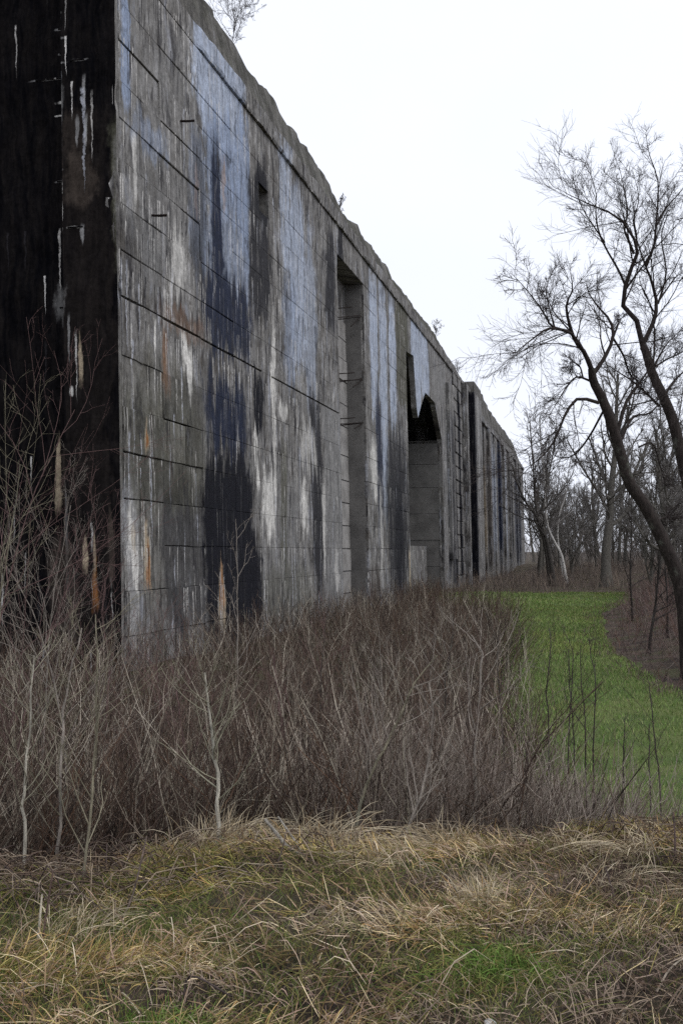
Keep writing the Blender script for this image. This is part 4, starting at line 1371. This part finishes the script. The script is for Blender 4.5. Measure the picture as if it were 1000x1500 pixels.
sapling('bare_sapling', 520, 6.5, [(525, 1190), (545, 1130), (572, 1080), (600, 1010), (640, 960)], .013, .004, 12, (.3, .55), OLV, GRY, 'olive stemmed sapling leaning right in the middle of the thicket', rp)
sapling('bare_sapling', 585, 6.3, [(590, 1230), (610, 1180), (625, 1130), (632, 1060), (628, 1000)], .012, .004, 12, (.3, .5), GRY, GRY, 'forked grey sapling right of the leaning olive one', rp)
sapling('bare_sapling', 694, 6.9, [(694, 1200), (695, 1150), (697, 1080), (702, 1010), (705, 960), (690, 930)], .012, .005, 9, (.35, .6), GRY, GRY, 'pale grey stem with an arching side branch at the right of the thicket', rp, up=.3)
sapling('bare_sapling', 345, 16.5, [(347, 1010), (349, 940), (348, 850), (345, 760)], .014, .005, 12, (.25, .45), GRY, GRY, 'slim grey sapling standing before the black stain on the wall', rp, rm=.004)
sapling('bare_sapling', 470, 14.5, [(470, 1020), (472, 960), (480, 890)], .012, .004, 10, (.3, .5), DRK, RED, 'dark reddish sapling before the middle of the wall', rp, rm=.003)
sapling('bare_sapling', 565, 12, [(560, 1090), (560, 1010), (555, 930)], .010, .004, 10, (.3, .5), GRY, GRY, 'slim grey upright sapling in the centre of the thicket', rp, rm=.003)
sapling('bare_sapling', 418, 11, [(415, 1090), (408, 1030), (400, 960)], .010, .004, 10, (.3, .5), RED, RED, 'reddish twiggy sapling between birch and wall', rp, rm=.003)
sapling('bare_sapling', 650, 13, [(652, 1010), (660, 950), (664, 900)], .010, .004, 10, (.3, .5), DRK, GRY, 'dark thin sapling at the right of the thicket before the deep opening', rp, rm=.003)
sapling('bare_sapling', 740, 9.4, [(738, 1120), (733, 1040), (728, 980), (730, 930)], .010, .004, 9, (.3, .5), DRK, DRK, 'dark upright sapling at the thicket edge beside the grass', rp)
# slim dark stems standing against the green path
for (px, Y, pts_, lb) in (
    (830, 9.6, [(832, 1100), (836, 1020), (838, 960), (833, 935)], 'dark whip stem before the green path, left of the crooked pair'),
    (842, 9.8, [(840, 1080), (834, 1010), (832, 950)], 'thin whip stem close behind another against the green path'),
    (868, 9.5, [(868, 1110), (870, 1060), (871, 985), (864, 960), (862, 935)], 'tallest crooked dark whip against the middle of the path'),
    (855, 9.7, [(857, 1080), (855, 1040), (850, 990), (850, 945)], 'dark forked whip beside the tallest one on the path edge'),
    (968, 8.6, [(964, 1140), (957, 1075), (952, 1010), (948, 995)], 'bent dark whip stem alone at the right before the path'),
    (952, 8.9, [(950, 1130), (951, 1090), (950, 1060)], 'short dark whip beside the lone bent one'),
    (910, 9.1, [(912, 1130), (914, 1080), (915, 1050)], 'short dark whip between the crooked group and the lone bent stem'),
    (802, 9.8, [(803, 1080), (800, 1010), (806, 950), (804, 920)], 'dark whip stem at the left edge of the green path')):
    sapling('whip_stem', px, Y, pts_, .0075, .003, 9, (.15, .35), DRK, DRK, lb, rp, n2=2, ang=(20, 45), rm=.002)
# reddish shrubs at the left edge, near the black end face
for (px, Y, pts_, n_, col_, lb) in (
    (-40, 8.5, [(-30, 1100), (-10, 960), (20, 820), (60, 700), (110, 600)], 16, RED, 'reddish arching shrub at the left edge, reaching highest on the black face'),
    (20, 9.5, [(30, 1080), (60, 960), (100, 860), (150, 760)], 16, RED, 'red twigged shrub arching right before the black face'),
    (-30, 7.4, [(-20, 1150), (-8, 1000), (0, 880), (20, 760), (30, 680)], 16, OLV, 'olive stemmed shrub cut by the left edge of the view'),
    (60, 11, [(66, 1060), (70, 960), (82, 860), (104, 740)], 14, GRY, 'grey twigged shrub before the tan streak on the black face'),
    (150, 12, [(155, 1060), (160, 980), (150, 900), (160, 830)], 14, RED, 'red brown shrub at the foot of the wall corner'),
    (235, 13.5, [(235, 1040), (230, 960), (245, 890)], 14, RED, 'low reddish shrub right of the wall corner'),
    (100, 9, [(96, 1100), (80, 1000), (50, 900), (10, 830)], 14, GRY, 'grey shrub leaning left across the black face'),
    (275, 9.5, [(272, 1120), (262, 1040), (250, 960)], 12, RED, 'reddish shrub leaning left behind the pale birch')):
    sapling('bare_shrub', px, Y, pts_, .0085, .0028, n_ + 6, (.35, .7), col_, col_, lb, rp, cat='shrub', n2=6, ang=(20, 60), up=.35, t0=.08, rm=.0019)

# ------------------------------------------------------------------ grass
g = Geo()
rg = np.random.default_rng(51)


def mat_blades(n, xr_, yr_, L0, L1, hi, w, pal, wts, flowseed, rng, dens=None, spread=.6):
    x = rng.uniform(*xr_, n); y = rng.uniform(*yr_, n)
    ok = y < EDGE(x) + 1.3 + .5 * fbm(x * 2, x * 0, 80)
    ok &= np.abs(x) < y * .36 + .4 + 1.9 * (rng.random(n) < .6)
    ok &= (rng.random(n) < bare(x, y, .8)) | (flowseed == 97)
    if dens is not None: ok &= rng.random(n) < dens(x, y)
    x, y = x[ok], y[ok]; n = len(x)
    a_ = fbm(x * .9, y * .9, flowseed) * 9 + rng.normal(0, spread, n)
    L = rng.uniform(L0, L1, n); K = 4
    t = np.linspace(0, 1, K)
    cur = rng.normal(0, .22, n)[:, None] * t
    dx = np.cos(a_[:, None] + cur); dy = np.sin(a_[:, None] + cur)
    Q = np.stack([x[:, None] + np.cumsum(dx, 1) * L[:, None] / K, y[:, None] + np.cumsum(dy, 1) * L[:, None] / K, np.zeros((n, K))], -1)
    hgt = rng.gamma(1.2, hi / 1.2, n); slp = rng.normal(.015, .03, n) + .07 * (rng.random(n) < .12)
    Q[..., 2] = HT(Q[..., 0], Q[..., 1]) + .008 + hgt[:, None] * np.sin(np.clip(t * 2.5 + .15, 0, 3.0))[None] + np.clip(slp[:, None] * t[None], -.02, 1) + rng.uniform(0, .05, n)[:, None] * (fbm(x, y, 81)[:, None])
    patch = fbm(x * 1.3, y * 1.3, 82, 3)
    pal = np.asarray(pal)
    i = np.clip(((patch - .5) * 1.7 + .5 + rng.normal(0, .22, n)) * len(pal), 0, len(pal) - 1).astype(int)
    c_ = pal[i] * (1 + rng.uniform(-.3, .35, (n, 1)))
    W = w * rng.uniform(.5, 1.2, n)[:, None] * np.array([.8, 1, .9, .25])[None]
    return Q, W, c_


BARE = [(1.37, 5.2, .55, .34), (1.8, 5.0, .4, .3), (1.2, 3.9, .35, .35), (1.5, 4.1, .5, .5), (.95, 3.75, .4, .14), (.35, 3.72, .35, .09), (-.05, 4.7, .3, .1), (.75, 4.55, .2, .12), (-.9, 5.0, .3, .08), (.55, 5.3, .25, .1), (-.6, 4.0, .35, .1), (-.45, 5.35, .35, .09)]


def bare(x, y, k=1.0):
    d = np.ones_like(x)
    wx = x + (fbm(x * 5, y * 5, 91) - .5) * .3; wy = y + (fbm(x * 5, y * 5, 92) - .5) * .2
    for (a_, b_, ra, rb_) in BARE: d *= 1 - k * np.exp(-(((wx - a_) / ra) ** 2 + ((wy - b_) / rb_) ** 2))
    return d


def dens_straw(x, y): return sstep(.43, .62, fbm(x * 1.5, y * 1.9, 93, 3)) * bare(x, y) * .93 + .05
def dens_brown(x, y): return (sstep(.42, .62, fbm(x * 1.7, y * 2.3, 94, 3)) + .25) * bare(x, y, .85)


Q, W, c = mat_blades(52000, (-4.8, 4.8), (2.9, 7.2), .05, .20, .012, .0042, [(.095, .064, .046), (.15, .10, .066), (.21, .14, .085), (.25, .17, .13), (.14, .10, .05)], None, 83, rg, dens_brown, 1.2)
g.blades(Q, W, c, rg)
Q, W, c = mat_blades(160000, (-4.8, 4.8), (2.9, 7.2), .04, .17, .007, .0032, [(.22, .215, .06), (.31, .26, .09), (.43, .32, .13), (.35, .215, .09), (.52, .41, .22), (.40, .285, .19), (.56, .46, .30)], None, 88, rg, dens_straw, .8)
g.blades(Q, W, c, rg)
Q, W, c = mat_blades(6500, (-4.8, 4.8), (2.9, 7.0), .12, .40, .03, .0034, [(.28, .21, .12), (.42, .34, .21), (.50, .42, .31), (.36, .275, .21)], None, 84, rg, lambda x, y: .25 + .75 * sstep(.45, .6, fbm(x * 1.5, y * 1.9, 93, 3)), 1.4)
g.blades(Q, W, c, rg)
Q, W, c = mat_blades(30000, (-.6, 2.4), (3.0, 6.2), .04, .16, .012, .0036, [(.05, .035, .028), (.09, .062, .048), (.14, .10, .07), (.20, .15, .12), (.28, .22, .16)], None, 97, rg, lambda x, y: (1 - bare(x, y)) * .9, 1.6)
g.blades(Q, W, c, rg)
tag(link('dry_grass', g.mesh('dry_grass'), MAT_GRASS), 'matted straw coloured winter grass in front of the thicket', 'grass', kind='stuff')


def upright(n, x, y, h0, h1, w, pal, rng, lean=.3, K=3):
    n = len(x)
    h = rng.uniform(h0, h1, n)
    d = rng.normal(0, lean, (n, 2))
    t = np.linspace(0, 1, K)
    Q = np.stack([x[:, None] + d[:, :1] * h[:, None] * t ** 1.6, y[:, None] + d[:, 1:] * h[:, None] * t ** 1.6, HT(x, y)[:, None] - .005 + h[:, None] * t], -1)
    W = w * rng.uniform(.6, 1.2, n)[:, None] * np.linspace(1, .2, K)[None]
    return Q, W, pick(pal, n, rng, None, .3)


# short green growth in patches
g = Geo()
n = 145000
x = rg.uniform(-4.8, 4.8, n); y = rg.uniform(2.9, 7, n)
ok = (rg.random(n) < (.35 + .65 * sstep(.38, .54, fbm(x * 1.1, y * 1.5, 85, 3))) * bare(x, y, .95)) & (y < EDGE(x) + 1) & (np.abs(x) < y * .36 + .4 + 1.9 * (rg.random(n) < .6))
x, y = x[ok], y[ok]
Q, W, c = upright(0, x, y, .03, .10, .0036, [(.09, .125, .028), (.125, .14, .040), (.17, .165, .052), (.21, .18, .06), (.07, .11, .028)], rg, .9)
g.blades(Q, W, c, rg)
tag(link('green_grass', g.mesh('green_grass'), MAT_GRASS), 'short green grass showing between the straw', 'grass', kind='stuff')

# fallen leaves and scraps lying in the bare and brown places
g = Geo()
n = 34000
x = rg.uniform(-2.8, 2.8, n); y = rg.uniform(2.9, 6.9, n)
ok = (rg.random(n) < np.maximum(1 - bare(x, y), .55 * sstep(.5, .64, fbm(x * 1.7, y * 2.3, 94, 3)))) & (y < EDGE(x) + .8)
x, y = x[ok], y[ok]; n = len(x)
a_ = rg.uniform(0, 6.28, n); L = rg.uniform(.006, .026, n)
t = np.linspace(-.5, .5, 4)
Q = np.stack([x[:, None] + np.cos(a_)[:, None] * L[:, None] * t, y[:, None] + np.sin(a_)[:, None] * L[:, None] * t, np.zeros((n, 4))], -1)
Q[..., 2] = HT(Q[..., 0], Q[..., 1]) + rg.uniform(.004, .03, n)[:, None] + rg.normal(0, .25, n)[:, None] * L[:, None] * t + .25 * L[:, None] * (t * 2) ** 2
W = (L * rg.uniform(.35, .7, n))[:, None] * np.array([.3, 1, .9, .15])[None]
g.blades(Q, W, pick([(.060, .042, .034), (.10, .066, .048), (.15, .10, .07), (.20, .15, .12), (.035, .027, .024)], n, rg), rg)
tag(link('leaf_litter', g.mesh('leaf_litter'), MAT_GRASS), 'dark dead leaves and scraps lying in the bare patches', 'litter', kind='stuff')

g = Geo()
n = 60000
u = rg.random(n)
y = 8.8 * (69 / 8.8) ** u
x = XL(y) - .5 + rg.random(n) * (XR(y) - XL(y) + 1.0)
Q, W, c = upright(0, x, y, .02, .065, .005, [(.112, .185, .046), (.138, .20, .056), (.165, .205, .070), (.195, .205, .09)], rg, .5, 2)
W *= (1 + y / 7)[:, None]; Q[:, 1, 2] += (y * .0012)
pc = fbm(x * .5, y * .35, 86, 3)
c *= (0.72 + .56 * pc)[:, None]; c[:, 0] *= 1 + .10 * sstep(.5, .7, fbm(x * .8, y * .5, 87, 2))
g.blades(Q, W, c, rg)
tag(link('path_grass', g.mesh('path_grass'), MAT_GRASS), 'short bright green grass on the mown path', 'grass', kind='stuff')

# individual tufts
def tuft(name, px, Y, n, h0, h1, w, pal, lean, label, rad=.12, drift=(0, 0)):
    b = at(px, 900, Y); b[2] = 0
    b[2] = float(HT(b[0], Y))
    rr = np.random.default_rng(int(px * 7 + Y * 100))
    root = empty(name, tuple(b))
    n = int(n * 1.6); h = rr.uniform(h0, h1, n); K = 6; t = np.linspace(0, 1, K)
    o_ = rr.normal(0, rad * .5, (n, 2))
    d = rr.normal(0, lean, (n, 2)) + np.array(drift) + o_ * 1.5
    Q = np.stack([o_[:, :1] + d[:, :1] * h[:, None] * t ** 1.5, o_[:, 1:] + d[:, 1:] * h[:, None] * t ** 1.5,
                  h[:, None] * (t - .45 * t ** 2.6 * np.abs(d).sum(1)[:, None].clip(0, 1.6)) - .01], -1)
    W = w * rr.uniform(.6, 1.2, n)[:, None] * np.array([.7, 1, 1, .9, .7, .2])[None]
    g_ = Geo(); g_.blades(Q, W, pick(pal, n, rr, None, .25), rr)
    bpy.data.objects.remove(root)
    o = link(name, g_.mesh(name), MAT_GRASS); o.location = tuple(b)
    return tag(o, label, 'grass tuft')


PS = [(.36, .30, .20), (.30, .24, .16), (.42, .36, .26), (.24, .19, .12)]
GN = [(.085, .15, .03), (.11, .165, .04), (.14, .165, .05)]
tuft('grass_tuft', 650, 6.0, 110, .12, .3, .0034, PS, .6, 'pale drooping straw tuft at the foot of the forked grey sapling', drift=(-.5, -.2))
tuft('grass_tuft', 470, 6.1, 240, .15, .36, .0034, PS, .6, 'large pale straw tuft below the leaning olive sapling', .3, (.5, -.2))
tuft('grass_tuft', 730, 4.25, 420, .04, .11, .004, GN, .8, 'bright green grass tuft right of centre near the bottom', .20)
tuft('grass_tuft', 245, 3.75, 260, .06, .14, .004, GN, .5, 'bright green grass tuft at the bottom left of centre', .18)
tuft('grass_tuft', 325, 6.0, 200, .15, .34, .0034, PS, .5, 'straw tuft around the foot of the pale birch', .2, (.5, 0))
tuft('grass_tuft', 935, 5.7, 90, .1, .25, .0034, PS, .7, 'pale drooping straw tuft at the right edge of the thicket', .1, (-.4, -.3))
tuft('grass_tuft', 830, 5.9, 100, .1, .26, .0034, PS, .7, 'pale straw tuft below the dark tangle at the thicket edge', .12, (.3, -.3))
tuft('grass_tuft', 705, 4.9, 80, .12, .28, .0034, PS, .4, 'upright straw tuft above the bright green tuft', .1)
tuft('grass_tuft', 890, 5.2, 90, .1, .24, .0034, PS, .8, 'splayed straw tuft over the dark soil at right', .2, (.5, -.2))
tuft('grass_tuft', 110, 4.7, 120, .08, .2, .0034, PS, .5, 'straw tuft between the broken stalks at left', .2, (.3, 0))
tuft('grass_tuft', 560, 5.6, 100, .08, .2, .0034, PS, .7, 'straw tuft leaning left in the middle of the grass', .2, (-.5, -.2))

# sticks, broken stalks and stones
def stick(name, pts_, r0, r1, col_, label, cat='stick', Yv=None, mat=None):
    pp_ = []
    for (px, py, Y) in pts_:
        p_ = at(px, py, Y); pp_.append(p_)
    pp_ = np.array(pp_)
    b = pp_[0].copy(); b[2] = float(HT(b[0], b[1])) + r0 * .5 if pp_[0][2] < HT(b[0], b[1]) + .25 else b[2]
    pp_[0] = b
    g_ = Geo(); g_.tubes(resample(pp_ - b, 9), np.linspace(r0, r1, 9), 6, col_)
    o = link(name, g_.mesh(name), mat or MAT_BARK); o.location = tuple(b)
    return tag(o, label, cat)


WHT = (.30, .275, .235)
stick('cut_branch', [(446, 1266, 5.65), (420, 1240, 5.7), (406, 1222, 5.72), (388, 1200, 5.75)], .014, .008, WHT, 'pale cut birch branch poking left out of the straw')
stick('cut_branch', [(444, 1246, 5.75), (427, 1225, 5.8), (407, 1196, 5.85)], .008, .005, WHT, 'thinner pale cut branch just right of the thick one')
for (a_, lb, r_, cc) in (
    ([(60, 1390, 4.6), (68, 1340, 4.65), (78, 1275, 4.7)], 'brown broken stalk standing at left', .007, (.09, .06, .05)),
    ([(55, 1400, 4.5), (58, 1355, 4.5), (62, 1310, 4.55)], 'pale cut stalk standing at far left', .007, (.34, .30, .23)),
    ([(170, 1380, 4.8), (195, 1310, 5.0), (215, 1225, 5.2)], 'long thin brown stalk leaning right at left', .006, (.12, .09, .075)),
    ([(395, 1300, 5.4), (410, 1255, 5.4), (420, 1215, 5.5)], 'slender brown stalk beside the cut branches', .005, (.12, .09, .075)),
    ([(985, 1280, 5.6), (988, 1235, 5.6), (985, 1190, 5.7)], 'dark stalk standing at the right edge of the grass', .006, (.08, .055, .05)),
    ([(905, 1335, 4.9), (895, 1300, 5.0), (886, 1270, 5.1)], 'dark crooked stalk above the dark soil', .005, (.07, .05, .045)),
    ([(270, 1455, 3.9), (278, 1430, 3.95), (340, 1460, 3.8)], 'dark bent twig lying near the bottom', .005, (.06, .045, .04)),
    ([(905, 1485, 3.8), (935, 1440, 4.1), (950, 1425, 4.2)], 'pale stick lying on dark soil at bottom right', .007, (.36, .31, .25)),
    ([(960, 1440, 4.0), (980, 1420, 4.1), (1005, 1400, 4.2)], 'thin pale stick at the right border above the dark soil', .005, (.34, .28, .22)),
    ([(135, 1420, 4.2), (180, 1455, 4.0), (205, 1485, 3.85)], 'long pale straw stalk lying at bottom left', .005, (.40, .34, .25))):
    stick('dry_stalk', a_, r_, r_ * .6, cc, lb, 'stalk')


def stone(px, Y, r, label, col_=(.55, .53, .5)):
    b = at(px, 900, Y); b[2] = float(HT(b[0], Y)) + r * .3
    import bmesh
    bm = bmesh.new(); bmesh.ops.create_icosphere(bm, subdivisions=2, radius=r)
    for v in bm.verts:
        v.co *= 1 + .25 * math.sin(v.co.x * 90 + v.co.y * 140) ; v.co.z *= .7
    me = bpy.data.meshes.new('stone'); bm.to_mesh(me); bm.free()
    a = me.attributes.new('col', 'FLOAT_COLOR', 'POINT')
    a.data.foreach_set('color', np.tile(np.array([*col_, 1], np.float32), len(me.vertices)))
    o = link('stone', me, MAT_BARK); o.location = tuple(b)
    tag(o, label, 'stone')


stone(713, 3.78, .022, 'small white stone lying on dark soil at the bottom')
stone(997, 4.05, .016, 'small pale stone at the bottom right corner', (.4, .39, .37))
